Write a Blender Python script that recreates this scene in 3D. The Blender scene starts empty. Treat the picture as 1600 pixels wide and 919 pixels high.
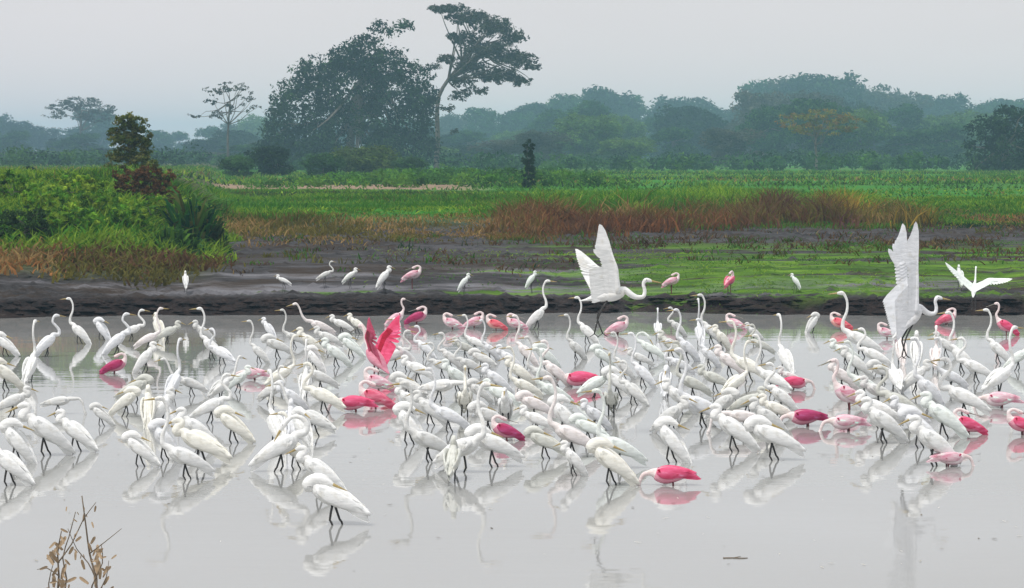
import bpy, math, random
import numpy as np
from mathutils import Vector, Matrix

S = bpy.context.scene
COL = S.collection
R = math.radians

# ------------------------------------------------------------------ camera
FPX = 4000.0          # focal length in photograph pixels (1600 wide)
CAMH = 3.45
HORIZON = 240.0
HAZE = 0.00056
PITCH = math.atan((459.5 - HORIZON) / FPX)
cam_data = bpy.data.cameras.new('camera')
cam_data.sensor_width = 36.0
cam_data.lens = FPX / 1600.0 * 36.0
cam_data.clip_start = 0.5
cam_data.clip_end = 9000.0
cam = bpy.data.objects.new('camera', cam_data)
cam.location = (0, 0, CAMH)
cam.rotation_euler = (R(90) - PITCH, 0, 0)
COL.objects.link(cam)
S.camera = cam

# ------------------------------------------------------------------ sky, sun, exposure
SUN_EL, SUN_AZ = R(62), R(225)      # compass angle of the veiled sun, from +Y towards +X
world = bpy.data.worlds.new('World')
S.world = world
world.use_nodes = True
wn, wl = world.node_tree.nodes, world.node_tree.links
wn.clear()
w_out = wn.new('ShaderNodeOutputWorld')
bg_sky = wn.new('ShaderNodeBackground'); bg_sky.inputs['Strength'].default_value = 0.06
sky = wn.new('ShaderNodeTexSky'); sky.sky_type = 'NISHITA'; sky.sun_disc = False
sky.sun_elevation = SUN_EL; sky.sun_rotation = SUN_AZ
sky.dust_density = 3.0
wl.new(sky.outputs[0], bg_sky.inputs['Color'])
# the closed cloud sheet: pale grey-blue, a little brighter overhead, faintly mottled
bg_cl = wn.new('ShaderNodeBackground'); bg_cl.inputs['Strength'].default_value = 1.0
tc = wn.new('ShaderNodeTexCoord')
sep = wn.new('ShaderNodeSeparateXYZ'); wl.new(tc.outputs['Generated'], sep.inputs[0])
cr = wn.new('ShaderNodeValToRGB')
cr.color_ramp.elements[0].position = 0.0; cr.color_ramp.elements[0].color = (1.0, 0.89, 0.88, 1)
e_ = cr.color_ramp.elements.new(0.09); e_.color = (0.85, 0.82, 0.83, 1)
cr.color_ramp.elements[2].position = 1.0; cr.color_ramp.elements[2].color = (.98, 1.0, 1.04, 1)
wl.new(sep.outputs['Z'], cr.inputs[0])
mp = wn.new('ShaderNodeMapping'); mp.inputs['Scale'].default_value = (1.4, 1.4, 6.0)
wl.new(tc.outputs['Generated'], mp.inputs[0])
cn = wn.new('ShaderNodeTexNoise'); cn.inputs['Scale'].default_value = 3.0; cn.inputs['Detail'].default_value = 3
wl.new(mp.outputs[0], cn.inputs['Vector'])
mr = wn.new('ShaderNodeMapRange'); mr.inputs['To Min'].default_value = 0.94; mr.inputs['To Max'].default_value = 1.06
wl.new(cn.outputs['Fac'], mr.inputs['Value'])
mm = wn.new('ShaderNodeMix'); mm.data_type = 'RGBA'; mm.blend_type = 'MULTIPLY'; mm.inputs['Factor'].default_value = 1.0
wl.new(cr.outputs[0], mm.inputs[6]); wl.new(mr.outputs[0], mm.inputs[7])
wl.new(mm.outputs[2], bg_cl.inputs['Color'])
wmix = wn.new('ShaderNodeMixShader'); wmix.inputs[0].default_value = 0.88
wl.new(bg_sky.outputs[0], wmix.inputs[1]); wl.new(bg_cl.outputs[0], wmix.inputs[2])
wl.new(wmix.outputs[0], w_out.inputs['Surface'])

sd = bpy.data.lights.new('sun', 'SUN')
sd.energy = 2.5; sd.angle = R(11); sd.color = (1.0, 0.97, 0.92)
sun = bpy.data.objects.new('sun', sd); COL.objects.link(sun)
sdir = Vector((math.sin(SUN_AZ) * math.cos(SUN_EL), math.cos(SUN_AZ) * math.cos(SUN_EL), math.sin(SUN_EL)))
sun.rotation_euler = sdir.to_track_quat('Z', 'Y').to_euler()
sun.location = (-40, -40, 90)

S.view_settings.view_transform = 'Standard'
S.view_settings.look = 'None'
S.view_settings.exposure = 0.0
S.view_settings.gamma = 1.0
S.render.engine = 'CYCLES'
S.cycles.use_denoising = True
S.cycles.max_bounces = 6
S.cycles.volume_bounces = 3
S.cycles.transparent_max_bounces = 6
S.cycles.volume_max_steps = 64
S.cycles.caustics_reflective = False
S.cycles.caustics_refractive = False

# ------------------------------------------------------------------ helpers
rng = np.random.default_rng(7)
rnd = random.Random(7)
cp, sp = math.cos(PITCH), math.sin(PITCH)

def ray(px, py):
    """world direction (with Y = 1) through a photograph pixel"""
    a = (px - 800.0) / FPX
    b = (459.5 - py) / FPX
    y = cp + b * sp
    return a / y, (-sp + b * cp) / y

def at_z(px, py, z):
    rx, rz = ray(px, py)
    d = (z - CAMH) / rz
    return Vector((rx * d, d, z))

def at_d(px, py, d):
    rx, rz = ray(px, py)
    return Vector((rx * d, d, CAMH + rz * d))

def to_px(v):
    d = v[1] * cp - (v[2] - CAMH) * sp
    u = v[1] * sp + (v[2] - CAMH) * cp
    return 800 + FPX * v[0] / d, 459.5 - FPX * u / d

def smooth(a, b, x):
    t = np.clip((x - a) / (b - a), 0, 1)
    return t * t * (3 - 2 * t)

_nr = np.random.default_rng(3)
_W = [(_nr.uniform(-1, 1, 2), _nr.uniform(0, 6.3), s) for s in (1,) for _ in range(10)]
def wob(X, Y, sc):
    """cheap band-limited noise from summed sines, about -1..1"""
    o = 0
    for i, (k, ph, _) in enumerate(_W):
        f = sc * (0.6 + 0.25 * i)
        o = o + np.sin(X * k[0] * f + Y * k[1] * f + ph) / (1 + 0.25 * i)
    return o / 3.5

def ground_z(X, Y):
    X = np.asarray(X, float); Y = np.asarray(Y, float)
    ds = 54.6 + 0.7 * np.sin(X * .21 + 1) + .35 * np.sin(X * .63) + 0.25 * wob(X, Y * 0, 2.2) + .14 * np.sin(2.3 * X + 1.2 * np.sin(.7 * X)) + .09 * np.sin(5.1 * X + 1)
    t = Y - ds
    z = -0.45 + 0.45 * smooth(-5, 0, t)
    z = z + 0.32 * smooth(0.0, 0.6, t) + 0.52 * smooth(0.3, 6, t) + .12 * smooth(6, 20, t)
    base = 74 + 16 * smooth(-4, 12, X)
    z = z + 0.5 * smooth(0, 14, Y - base)
    m = smooth(0.2, -2.6, X + .112 * Y - .6 * wob(X * 0, Y, .25))
    z = z + m * 1.15 * smooth(57.5, 71, Y) * (1 - .5 * smooth(95, 130, Y))
    nz = smooth(0.3, 3, t)
    z = z + nz * (.035 * wob(X, Y, 1.1) + .03 * wob(X + 9, Y, 3.1)) + smooth(.1, .5, t) * smooth(2.5, .8, t) * .06 * wob(X, Y, 4.0) + smooth(90, 140, Y) * .12 * wob(X, Y, .12)
    z = z - 1.0 * smooth(180, 420, Y) * .35
    return z

def gz(x, y):
    return float(ground_z(x, y))

def tag(o, label=None, cat=None, group=None, kind=None):
    if label: o['label'] = label
    if cat: o['category'] = cat
    if group: o['group'] = group
    if kind: o['kind'] = kind
    return o

def link(o, parent=None):
    COL.objects.link(o)
    if parent is not None: o.parent = parent
    return o

def np_mesh(name, V, F, mats, tint=None, smooth_shade=False, midx=None):
    """V (n,3), F (m,k) all of one size -> mesh"""
    V = np.asarray(V, np.float32); F = np.asarray(F, np.int32)
    me = bpy.data.meshes.new(name)
    k = F.shape[1]
    me.vertices.add(len(V)); me.vertices.foreach_set('co', V.ravel())
    me.loops.add(F.size); me.loops.foreach_set('vertex_index', F.ravel())
    me.polygons.add(len(F)); me.polygons.foreach_set('loop_start', np.arange(0, F.size, k, dtype=np.int32))
    me.polygons.foreach_set('use_smooth', np.full(len(F), smooth_shade))
    for m in mats: me.materials.append(m)
    if midx is not None: me.polygons.foreach_set('material_index', np.asarray(midx, np.int32))
    if tint is not None:
        at = me.attributes.new('tint', 'FLOAT_COLOR', 'POINT')
        c = np.ones((len(V), 4), np.float32); c[:, :3] = tint
        at.data.foreach_set('color', c.ravel())
    me.update(calc_edges=True)
    me.validate()
    return me

# ------------------------------------------------------------------ materials
def new_mat(name):
    m = bpy.data.materials.new(name); m.use_nodes = True
    return m, m.node_tree.nodes, m.node_tree.links, m.node_tree.nodes['Principled BSDF']

def mixc(n, l, mode, fac, a, b):
    x = n.new('ShaderNodeMix'); x.data_type = 'RGBA'; x.blend_type = mode
    for idx, v in ((0, fac), (6, a), (7, b)):
        if hasattr(v, 'links'): l.new(v, x.inputs[idx])
        else: x.inputs[idx].default_value = v if idx == 0 else (*v, 1)
    return x.outputs[2]

def noise(n, l, vec, scale, detail=4, rough=.55, sxyz=None):
    if sxyz:
        m = n.new('ShaderNodeMapping'); m.inputs['Scale'].default_value = sxyz
        l.new(vec, m.inputs[0]); vec = m.outputs[0]
    t = n.new('ShaderNodeTexNoise'); t.inputs['Scale'].default_value = scale
    t.inputs['Detail'].default_value = detail; t.inputs['Roughness'].default_value = rough
    l.new(vec, t.inputs['Vector'])
    return t.outputs['Fac']

def ramp(n, l, fac, stops):
    r = n.new('ShaderNodeValToRGB'); e = r.color_ramp.elements
    while len(e) < len(stops): e.new(.5)
    for i, (p, c) in enumerate(stops):
        e[i].position = p; e[i].color = (*c, 1) if len(c) == 3 else c
    l.new(fac, r.inputs[0])
    return r.outputs[0]

def rng_node(n, l, v, a, b, c=0., d=1.):
    r = n.new('ShaderNodeMapRange'); r.interpolation_type = 'SMOOTHSTEP'
    l.new(v, r.inputs['Value'])
    for nm, x in (('From Min', a), ('From Max', b), ('To Min', c), ('To Max', d)): r.inputs[nm].default_value = x
    return r.outputs[0]

def math_node(n, l, op, a, b):
    r = n.new('ShaderNodeMath'); r.operation = op
    for i, v in enumerate((a, b)):
        if hasattr(v, 'links'): l.new(v, r.inputs[i])
        else: r.inputs[i].default_value = v
    return r.outputs[0]

def bump(n, l, p, h, strength, dist):
    b = n.new('ShaderNodeBump'); b.inputs['Strength'].default_value = strength; b.inputs['Distance'].default_value = dist
    l.new(h, b.inputs['Height']); l.new(b.outputs[0], p.inputs['Normal'])

def foliage_mat(name, col, rough=.65, var=.5, sc=.6, transl=.38):
    """tint attribute x base colour x clump noise; thin leaves let a little light through"""
    m, n, l, p = new_mat(name)
    a = n.new('ShaderNodeAttribute'); a.attribute_name = 'tint'
    g = n.new('ShaderNodeNewGeometry')
    f = noise(n, l, g.outputs['Position'], sc, 3)
    oi = n.new('ShaderNodeObjectInfo')
    v = ramp(n, l, f, [(.3, (1 - var,) * 3), (.7, (1 + var * .6,) * 3)])
    c = mixc(n, l, 'MULTIPLY', 1, a.outputs['Color'], col)
    c = mixc(n, l, 'MULTIPLY', 1, c, v)
    rv = ramp(n, l, oi.outputs['Random'], [(0, (.8, .85, .8)), (1, (1.2, 1.1, 1.05))])
    c = mixc(n, l, 'MULTIPLY', 1, c, rv)
    l.new(c, p.inputs['Base Color']); p.inputs['Roughness'].default_value = rough
    p.inputs['Specular IOR Level'].default_value = .06
    t = n.new('ShaderNodeBsdfTranslucent'); l.new(c, t.inputs[0])
    mx = n.new('ShaderNodeMixShader'); mx.inputs[0].default_value = transl
    l.new(p.outputs[0], mx.inputs[1]); l.new(t.outputs[0], mx.inputs[2])
    l.new(mx.outputs[0], n['Material Output'].inputs[0])
    return m

M = {}
M['leaf'] = foliage_mat('leaf', (1, 1, 1))
M['blade'] = foliage_mat('grass_blade', (1, 1, 1), .6, .4, .35, .4)

m, n, l, p = new_mat('bark'); M['bark'] = m
g = n.new('ShaderNodeNewGeometry')
f = noise(n, l, g.outputs['Position'], 3, 5, .6, (1, 1, .25))
l.new(ramp(n, l, f, [(.3, (.07, .06, .05)), (.7, (.2, .18, .155))]), p.inputs['Base Color'])
p.inputs['Roughness'].default_value = .9
bump(n, l, p, f, .6, .05)

# ground: wet grey mud with algae and sprouting grass, turf farther off
m, n, l, p = new_mat('ground'); M['ground'] = m
g = n.new('ShaderNodeNewGeometry'); pos = g.outputs['Position']
sx = n.new('ShaderNodeSeparateXYZ'); l.new(pos, sx.inputs[0])
X, Y, Z = sx.outputs
fine = noise(n, l, pos, 3.0, 6, .7, (.6, 1.2, 1))
streak = noise(n, l, pos, .55, 5, .62, (.25, 1.1, 1))
blot = noise(n, l, pos, .8, 6, .7, (.35, .8, 1))
mud = ramp(n, l, fine, [(.3, (.016, .014, .014)), (.5, (.038, .035, .035)), (.72, (.10, .095, .10))])
sheenz = math_node(n, l, 'MULTIPLY', rng_node(n, l, Y, 55.2, 56), rng_node(n, l, Y, 61, 59))
palem = math_node(n, l, 'MULTIPLY', math_node(n, l, 'ADD', math_node(n, l, 'MULTIPLY', sheenz, .7), .2), rng_node(n, l, streak, .42, .60))
pale = mixc(n, l, 'MIX', palem, mud, (.17, .165, .18))  # wet sheen of the mud put into the colour as pale streaks
brown = mixc(n, l, 'MIX', rng_node(n, l, blot, .47, .60, 0, .85), pale, (.040, .026, .016))
lipmask = rng_node(n, l, Z, .40, .30)                   # the low lip of the bank is coloured nearly black
c = mixc(n, l, 'MIX', lipmask, brown, ramp(n, l, noise(n, l, pos, 5, 5, .7), [(.4, (.010, .008, .008)), (.6, (.030, .019, .016)), (.72, (.055, .045, .040))]))
gm = noise(n, l, pos, .5, 6, .68, (.22, 1.5, 1))
gside = rng_node(n, l, X, -3.5, 3.5, -.16, .03)         # algae mats grow on the right half of the flat
gmask = rng_node(n, l, math_node(n, l, 'ADD', gm, gside), .48, .54)
gnear = math_node(n, l, 'MULTIPLY', rng_node(n, l, Y, 55.0, 56.0), rng_node(n, l, Y, 74, 68))
gmask = math_node(n, l, 'MULTIPLY', gmask, gnear)
gcol = ramp(n, l, noise(n, l, pos, 1.6, 5, .7, (.3, 1.2, 1)), [(.32, (.025, .055, .008)), (.5, (.07, .16, .010)), (.7, (.17, .30, .025))])
c = mixc(n, l, 'MIX', gmask, c, gcol)
turf = ramp(n, l, noise(n, l, pos, .07, 5, .65, (.2, 1, 1)), [(.34, (.15, .11, .05)), (.42, (.07, .15, .02)), (.56, (.03, .20, .010)), (.70, (.10, .21, .02))])
soil = math_node(n, l, 'MULTIPLY', math_node(n, l, 'MULTIPLY', rng_node(n, l, Y, 140, 146), rng_node(n, l, Y, 172, 162)), rng_node(n, l, X, 0, -4))
turf = mixc(n, l, 'MIX', soil, turf, (.30, .21, .14))
far = rng_node(n, l, math_node(n, l, 'SUBTRACT', Y, rng_node(n, l, X, -4, 12, 0, 16)), 78, 88)
c = mixc(n, l, 'MIX', far, c, turf)
lm = math_node(n, l, 'MULTIPLY', rng_node(n, l, math_node(n, l, 'ADD', X, math_node(n, l, 'MULTIPLY', Y, .112)), .1, -1.4), rng_node(n, l, Y, 57, 59))
lcol = ramp(n, l, fine, [(.3, (.03, .04, .012)), (.7, (.10, .11, .03))])
c = mixc(n, l, 'MIX', lm, c, lcol)
l.new(c, p.inputs['Base Color'])
rr = rng_node(n, l, palem, .1, .6, .9, .45)
p.inputs['Specular IOR Level'].default_value = .18
rr2 = n.new('ShaderNodeMix'); l.new(far, rr2.inputs[0]); l.new(rr, rr2.inputs[2]); rr2.inputs[3].default_value = .9
l.new(rr2.outputs[0], p.inputs['Roughness'])
bh = math_node(n, l, 'ADD', fine, math_node(n, l, 'MULTIPLY', streak, 1.5))
bump(n, l, p, bh, .8, .2)

# silty shallow water under a grey sky
m, n, l, p = new_mat('water'); M['water'] = m
g = n.new('ShaderNodeNewGeometry'); pos = g.outputs['Position']
f1 = noise(n, l, pos, .12, 3, .5)
l.new(ramp(n, l, f1, [(.3, (.30, .30, .285)), (.7, (.36, .365, .36))]), p.inputs['Base Color'])
p.inputs['Roughness'].default_value = .03
p.inputs['IOR'].default_value = 1.5
h1 = noise(n, l, pos, 2.2, 3, .5, (.45, 1.3, 1))
h2 = noise(n, l, pos, .5, 2, .5, (.6, 1.2, 1))
hh = math_node(n, l, 'ADD', h1, math_node(n, l, 'MULTIPLY', h2, 2.0))
bump(n, l, p, hh, .10, .020)

def feather_mat(name, base, dark, rough=.75, use_tint=True, sc=1.0, pale=None):
    m, n, l, p = new_mat(name)
    tcn = n.new('ShaderNodeTexCoord')
    f = noise(n, l, tcn.outputs['Object'], 22 * sc, 4, .6, (.35, 1, 1.3))
    c = ramp(n, l, f, [(.34, dark), (.62, base)] + ([(.78, pale)] if pale else []))
    f2 = noise(n, l, tcn.outputs['Object'], 9, 3, .6)
    c = mixc(n, l, 'MULTIPLY', rng_node(n, l, f2, .52, .70, 0, .8), c, (.86, .84, .79))
    if use_tint:
        oi = n.new('ShaderNodeObjectInfo')
        c = mixc(n, l, 'MULTIPLY', 1, c, oi.outputs['Color'])
    l.new(c, p.inputs['Base Color']); p.inputs['Roughness'].default_value = rough
    p.inputs['Specular IOR Level'].default_value = .2
    p.inputs['Sheen Weight'].default_value = .15
    bump(n, l, p, f, .55, .014)
    return m

M['white'] = feather_mat('white_feather', (.90, .90, .885), (.72, .72, .70))
M['wingwhite'] = feather_mat('white_wing_feather', (.93, .93, .92), (.78, .79, .78))
M['pinkbody'] = feather_mat('pink_feather', (.82, .50, .55), (.70, .30, .38), sc=.6, pale=(.9, .78, .78))
M['pinkneck'] = feather_mat('pale_neck_feather', (.86, .76, .75), (.74, .58, .58), use_tint=False)
M['pinkwing'] = feather_mat('rose_wing_feather', (.80, .21, .31), (.62, .06, .13), sc=.6, pale=(.92, .66, .70))
M['carmine'] = feather_mat('carmine_covert', (.45, .012, .05), (.28, .005, .02))

def plain(name, col, rough=.5):
    m, n, l, p = new_mat(name)
    tcn = n.new('ShaderNodeTexCoord')
    f = noise(n, l, tcn.outputs['Object'], 30, 3)
    l.new(ramp(n, l, f, [(.3, tuple(x * .75 for x in col)), (.7, tuple(min(1, x * 1.15) for x in col))]), p.inputs['Base Color'])
    p.inputs['Roughness'].default_value = rough
    return m
M['billy'] = plain('yellow_bill', (.40, .30, .12))
M['billg'] = plain('grey_bill', (.22, .21, .18))
M['legd'] = plain('dark_leg', (.035, .032, .03))
M['legr'] = plain('dull_red_leg', (.16, .03, .035))
M['eye'] = plain('eye', (.02, .02, .02), .2)
M['twig'] = plain('twig', (.16, .12, .08), .8)
M['dryleaf'] = plain('dry_leaf', (.40, .29, .18), .8)

# ------------------------------------------------------------------ setting: ground and water
ys = np.concatenate([np.linspace(-60, 48, 14), np.linspace(50, 62, 110), np.linspace(62.2, 130, 190),
                     np.linspace(131, 420, 110), np.geomspace(430, 2300, 34)])
us = np.linspace(-1, 1, 301)
U, YY = np.meshgrid(us, ys)
XX = np.sign(U) * (np.abs(U) ** 1.35) * (70 + .55 * np.maximum(YY, 0))
ZZ = ground_z(XX, YY)
V = np.stack([XX, YY, ZZ], -1).reshape(-1, 3)
nr, nc = XX.shape
i = np.arange((nr - 1) * nc).reshape(nr - 1, nc)[:, :-1].ravel()
F = np.stack([i, i + 1, i + nc + 1, i + nc], 1)
o = link(bpy.data.objects.new('ground', np_mesh('ground', V, F, [M['ground']], smooth_shade=True)))
tag(o, 'dark grey mud bank rising to green and brown grassland', kind='structure')

wx = np.linspace(-110, 110, 45); wy = np.linspace(-58, 60, 25)
A, B = np.meshgrid(wx, wy)
V = np.stack([A, B, A * 0], -1).reshape(-1, 3)
nc = len(wx); i = np.arange((len(wy) - 1) * nc).reshape(-1, nc)[:, :-1].ravel()
F = np.stack([i, i + 1, i + nc + 1, i + nc], 1)
o = link(bpy.data.objects.new('water', np_mesh('water', V, F, [M['water']], smooth_shade=True)))
tag(o, 'pale grey still shallow lagoon water mirroring the birds', kind='structure')

# ------------------------------------------------------------------ tubes and lofts (python lists; small meshes)
class MB:
    def __init__(s): s.v = []; s.f = []; s.m = []
    def add(s, vs, fs, mi=0):
        b = len(s.v); s.v += [tuple(v) for v in vs]
        s.f += [tuple(b + k for k in f) for f in fs]; s.m += [mi] * len(fs)
    def mesh(s, name, mats, smooth_shade=True):
        me = bpy.data.meshes.new(name); me.from_pydata(s.v, [], s.f)
        for m_ in mats: me.materials.append(m_)
        me.polygons.foreach_set('material_index', s.m)
        me.polygons.foreach_set('use_smooth', [smooth_shade] * len(s.f))
        me.update(); return me

def catmull(P, k):
    P = [np.asarray(p, float) for p in P]
    Q = [2 * P[0] - P[1]] + P + [2 * P[-1] - P[-2]]
    out = []
    for i in range(1, len(Q) - 2):
        a, b, c, d = Q[i - 1:i + 3]
        for j in range(k):
            t = j / k
            out.append(.5 * (2 * b + (c - a) * t + (2 * a - 5 * b + 4 * c - d) * t * t + (3 * b - a - 3 * c + d) * t ** 3))
    out.append(P[-1])
    return out

def loft(mb, P, k=4, seg=10, mats=None, side=(0, 1, 0)):
    """P rows: x,y,z, radius across (along 'side'), radius up. mats: function(index fraction)->slot"""
    C = np.array(catmull(P, k)); n_ = len(C)
    side = np.array(side, float)
    rings = []
    for i in range(n_):
        t = C[min(i + 1, n_ - 1), :3] - C[max(i - 1, 0), :3]
        t /= np.linalg.norm(t) + 1e-9
        s_ = side - t * side.dot(t); s_ /= np.linalg.norm(s_) + 1e-9
        u_ = np.cross(t, s_)
        a, b = max(C[i, 3], .0008), max(C[i, 4], .0008)
        rings.append([C[i, :3] + a * math.cos(q) * s_ + b * math.sin(q) * u_ for q in np.linspace(0, 2 * math.pi, seg, endpoint=False)])
    base = len(mb.v)
    for r_ in rings: mb.v += [tuple(x) for x in r_]
    for i in range(n_ - 1):
        mi = mats(i / (n_ - 1)) if mats else 0
        for j in range(seg):
            a = base + i * seg + j; b = base + i * seg + (j + 1) % seg
            mb.f.append((a, b, b + seg, a + seg)); mb.m.append(mi)
    mb.f.append(tuple(base + j for j in range(seg))[::-1]); mb.m.append(mats(0) if mats else 0)
    mb.f.append(tuple(base + (n_ - 1) * seg + j for j in range(seg))); mb.m.append(mats(1) if mats else 0)

def tube(mb, pts, r0, r1, seg=6, mi=0):
    n_ = len(pts)
    P = [(*p_, r0 + (r1 - r0) * i / (n_ - 1), r0 + (r1 - r0) * i / (n_ - 1)) for i, p_ in enumerate(pts)]
    side = (0, 1, 0)
    d = np.array(pts[-1]) - np.array(pts[0])
    if abs(d[1]) > .9 * np.linalg.norm(d): side = (1, 0, 0)
    loft(mb, P, 2, seg, (lambda t: mi), side)

def feather(mb, a, d, up, L, w, mi=0):
    """one flat vane: root a, direction d, face normal up"""
    a = np.array(a, float); d = np.array(d, float); d /= np.linalg.norm(d)
    up = np.array(up, float); up = up - d * up.dot(d); up /= np.linalg.norm(up) + 1e-9
    s_ = np.cross(d, up)
    vs = [a - s_ * w * .3, a + s_ * w * .3]
    for t, q in ((.35, .95), (.75, 1.0), (.93, .62)):
        vs += [a + d * L * t - s_ * w * q * .5 - up * .03 * L * t, a + d * L * t + s_ * w * q * .5 - up * .03 * L * t]
    vs.append(a + d * L - up * .04 * L)
    mb.add(vs, [(0, 1, 3, 2), (2, 3, 5, 4), (4, 5, 7, 6), (6, 7, 8)], mi)

# ------------------------------------------------------------------ birds
def body_pts(tilt, hb, fat=1.0):
    c, s_ = math.cos(R(tilt)), math.sin(R(tilt))
    C = np.array([0, 0, hb]); u = np.array([c, 0, s_]); w = np.array([-s_, 0, c])
    def q(a, b, rw, rh): v = C + a * u + b * w; return (*v, rw * fat, rh * fat)
    pts = [q(-.315, -.012, .012, .006), q(-.25, -.012, .034, .016), q(-.17, -.004, .055, .042), q(-.06, .0, .078, .074),
           q(.05, -.002, .082, .086), q(.13, .012, .066, .074), q(.185, .034, .044, .05)]
    return pts, C, u, w

NECK = {
    'alert': [(.215, .10, .026), (.215, .20, .019), (.17, .32, .0155), (.165, .44, .014), (.20, .53, .0165), (.235, .555, .024), (.275, .553, .018), (.30, .548, .008)],
    'ess': [(.235, .06, .028), (.25, .13, .022), (.19, .21, .019), (.14, .27, .016), (.155, .345, .0165), (.195, .375, .024), (.24, .372, .018), (.265, .365, .008)],
    'hunch': [(.205, .055, .046), (.20, .085, .042), (.175, .115, .034), (.165, .140, .028), (.195, .158, .028), (.235, .150, .020), (.262, .138, .008)],
    'sleep': [(.195, .05, .052), (.18, .08, .050), (.135, .105, .044), (.085, .105, .038), (.045, .085, .030), (.010, .070, .018), (-.005, .062, .010)],
    'forage': [(.25, .06, .030), (.32, .06, .022), (.38, .0, .019), (.40, -.08, .0165), (.415, -.15, .019), (.43, -.19, .023), (.445, -.225, .016), (.452, -.245, .008)],
    'preen': [(.23, .08, .030), (.25, .15, .023), (.20, .215, .02), (.12, .225, .018), (.06, .18, .02), (.035, .15, .024), (.015, .115, .018), (.008, .095, .008)],
    'reach': [(.25, .08, .028), (.31, .14, .021), (.35, .22, .018), (.38, .31, .016), (.42, .38, .0165), (.455, .40, .024), (.50, .39, .018), (.522, .38, .008)],
    'flight': [(.24, .0, .030), (.30, -.02, .024), (.36, -.01, .02), (.375, .05, .018), (.36, .12, .0165), (.385, .165, .022), (.43, .16, .018), (.455, .15, .008)],
}
BILLDIR = {'alert': (.99, -.1), 'ess': (.98, -.18), 'hunch': (.9, -.42), 'sleep': (-.92, -.38), 'forage': (.3, -.95), 'preen': (-.5, -.85), 'reach': (.95, -.3), 'flight': (.97, -.2)}

def egret_parts(pose, tilt, hb=.34, legs='stand'):
    pts, C, u, w = body_pts(tilt, hb, .80)
    base = C + .10 * u
    tip = np.array(pts[-1][:3])
    k = 1.0
    # neck rows are given from the body centre in world axes for a tilt of about 25 degrees
    c25 = np.array([.185 * math.cos(R(25)) - .034 * math.sin(R(25)), 0, .185 * math.sin(R(25)) + .034 * math.cos(R(25))])
    off = (tip - C) - c25
    npts = []
    for (x, z, r_) in NECK[pose]:
        q = C + np.array([x, 0, z + .05]) + off
        npts.append((*q, r_, r_ * 1.12))
    P = pts + npts
    body = MB(); loft(body, P, 4, 10)
    hd = np.array(npts[-3][:3])
    for s_ in (-1, 1):                         # eyes
        e = hd + np.array([.008 * (1 if pose != 'preen' else -1), s_ * .021, .004])
        vs = [e + .006 * np.array(v) for v in ((1, 0, 0), (-1, 0, 0), (0, 1, 0), (0, -1, 0), (0, 0, 1), (0, 0, -1))]
        body.add(vs, [(0, 2, 4), (2, 1, 4), (1, 3, 4), (3, 0, 4), (2, 0, 5), (1, 2, 5), (3, 1, 5), (0, 3, 5)], 1)
    bx, bz = BILLDIR[pose]; d = np.array([bx, 0, bz]); d /= np.linalg.norm(d)
    b0 = np.array(npts[-2][:3]); bill = MB()
    side = (0, 1, 0)
    loft(bill, [(*(b0 + d * .0), .013, .015), (*(b0 + d * .05), .009, .011), (*(b0 + d * .10), .006, .007), (*(b0 + d * .145), .001, .001)], 2, 6, None, side)
    wings = []
    for s_ in (-1, 1):
        wm = MB()
        def q(a, y, b, rw, rh): v = C + a * u + b * w; return (v[0], s_ * y, v[2], rw, rh)
        loft(wm, [q(.15, .050, .030, .010, .020), q(.10, .070, .030, .016, .052), q(.0, .078, .024, .017, .066), q(-.12, .062, .016, .014, .056), q(-.23, .034, .006, .009, .034), q(-.33, .012, -.004, .004, .010)], 3, 8)
        for j in range(7):                     # long flight feathers over the rump
            a0 = C + u * (-.02 - .022 * j) + w * (.052 - .014 * j); a0[1] = s_ * (.084 - .006 * j)
            dd = -u * 1.0 + w * (-.07 - .012 * j) + np.array([0, -s_ * (.17 + .01 * j), 0])
            feather(wm, a0, dd, w * .35 + np.array([0, s_, 0]), .25 - .008 * j, .030)
        for j in range(9):                     # coverts
            a0 = C + u * (.12 - .035 * (j % 5)) + w * (.05 - .035 * (j // 5) ); a0[1] = s_ * .092
            feather(wm, a0, -u + w * -.25 + np.array([0, -s_ * .10, 0]), np.array([0, s_, 0]) + .2 * w, .085, .032)
        for j in range(6):
            a0 = C + u * (.04 - .03 * j) + w * (.072 - .008 * j); a0[1] = s_ * (.022 + .008 * (j % 3))
            feather(wm, a0, -u + w * (-.10 + .03 * (j % 3)) + np.array([0, s_ * .03 * (j % 2), 0]), w, .24 - .01 * j, .012)
        wings.append(wm)
    legp = []
    for s_ in (-1, 1):
        lm_ = MB(); hip = C - .02 * u - .05 * w
        if legs == 'stand':
            x0 = .03 * s_
            tube(lm_, [(hip[0], s_ * .032, hip[2]), (hip[0] - .01 + x0, s_ * .036, hip[2] - .12), (hip[0] - .035 + x0, s_ * .036, hip[2] - .17), (hip[0] + x0, s_ * .036, hip[2] - .34), (hip[0] + x0 * 1.3, s_ * .036, -.26)], .0105, .006)
            fx = hip[0] + x0 * 1.3
            for a in (-.5, 0, .5, math.pi):    # toes
                tube(lm_, [(fx, s_ * .036, -.255), (fx + .06 * math.cos(a), s_ * .036 + .06 * math.sin(a), -.265)], .005, .003, 4)
        else:                                  # dangling in flight
            tube(lm_, [(hip[0], s_ * .03, hip[2]), (hip[0] - .07, s_ * .035, hip[2] - .12), (hip[0] - .10, s_ * .035, hip[2] - .2), (hip[0] - .09 + .05 * s_, s_ * .04, hip[2] - .36)], .012, .0075)
            for a in (-.5, 0, .5, math.pi):
                fx, fz = hip[0] - .09 + .05 * s_, hip[2] - .36
                tube(lm_, [(fx, s_ * .04, fz), (fx + .05 * math.cos(a), s_ * .04 + .05 * math.sin(a), fz - .035)], .005, .003, 4)
        legp.append(lm_)
    return body, bill, wings, legp, C, u, w

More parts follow.
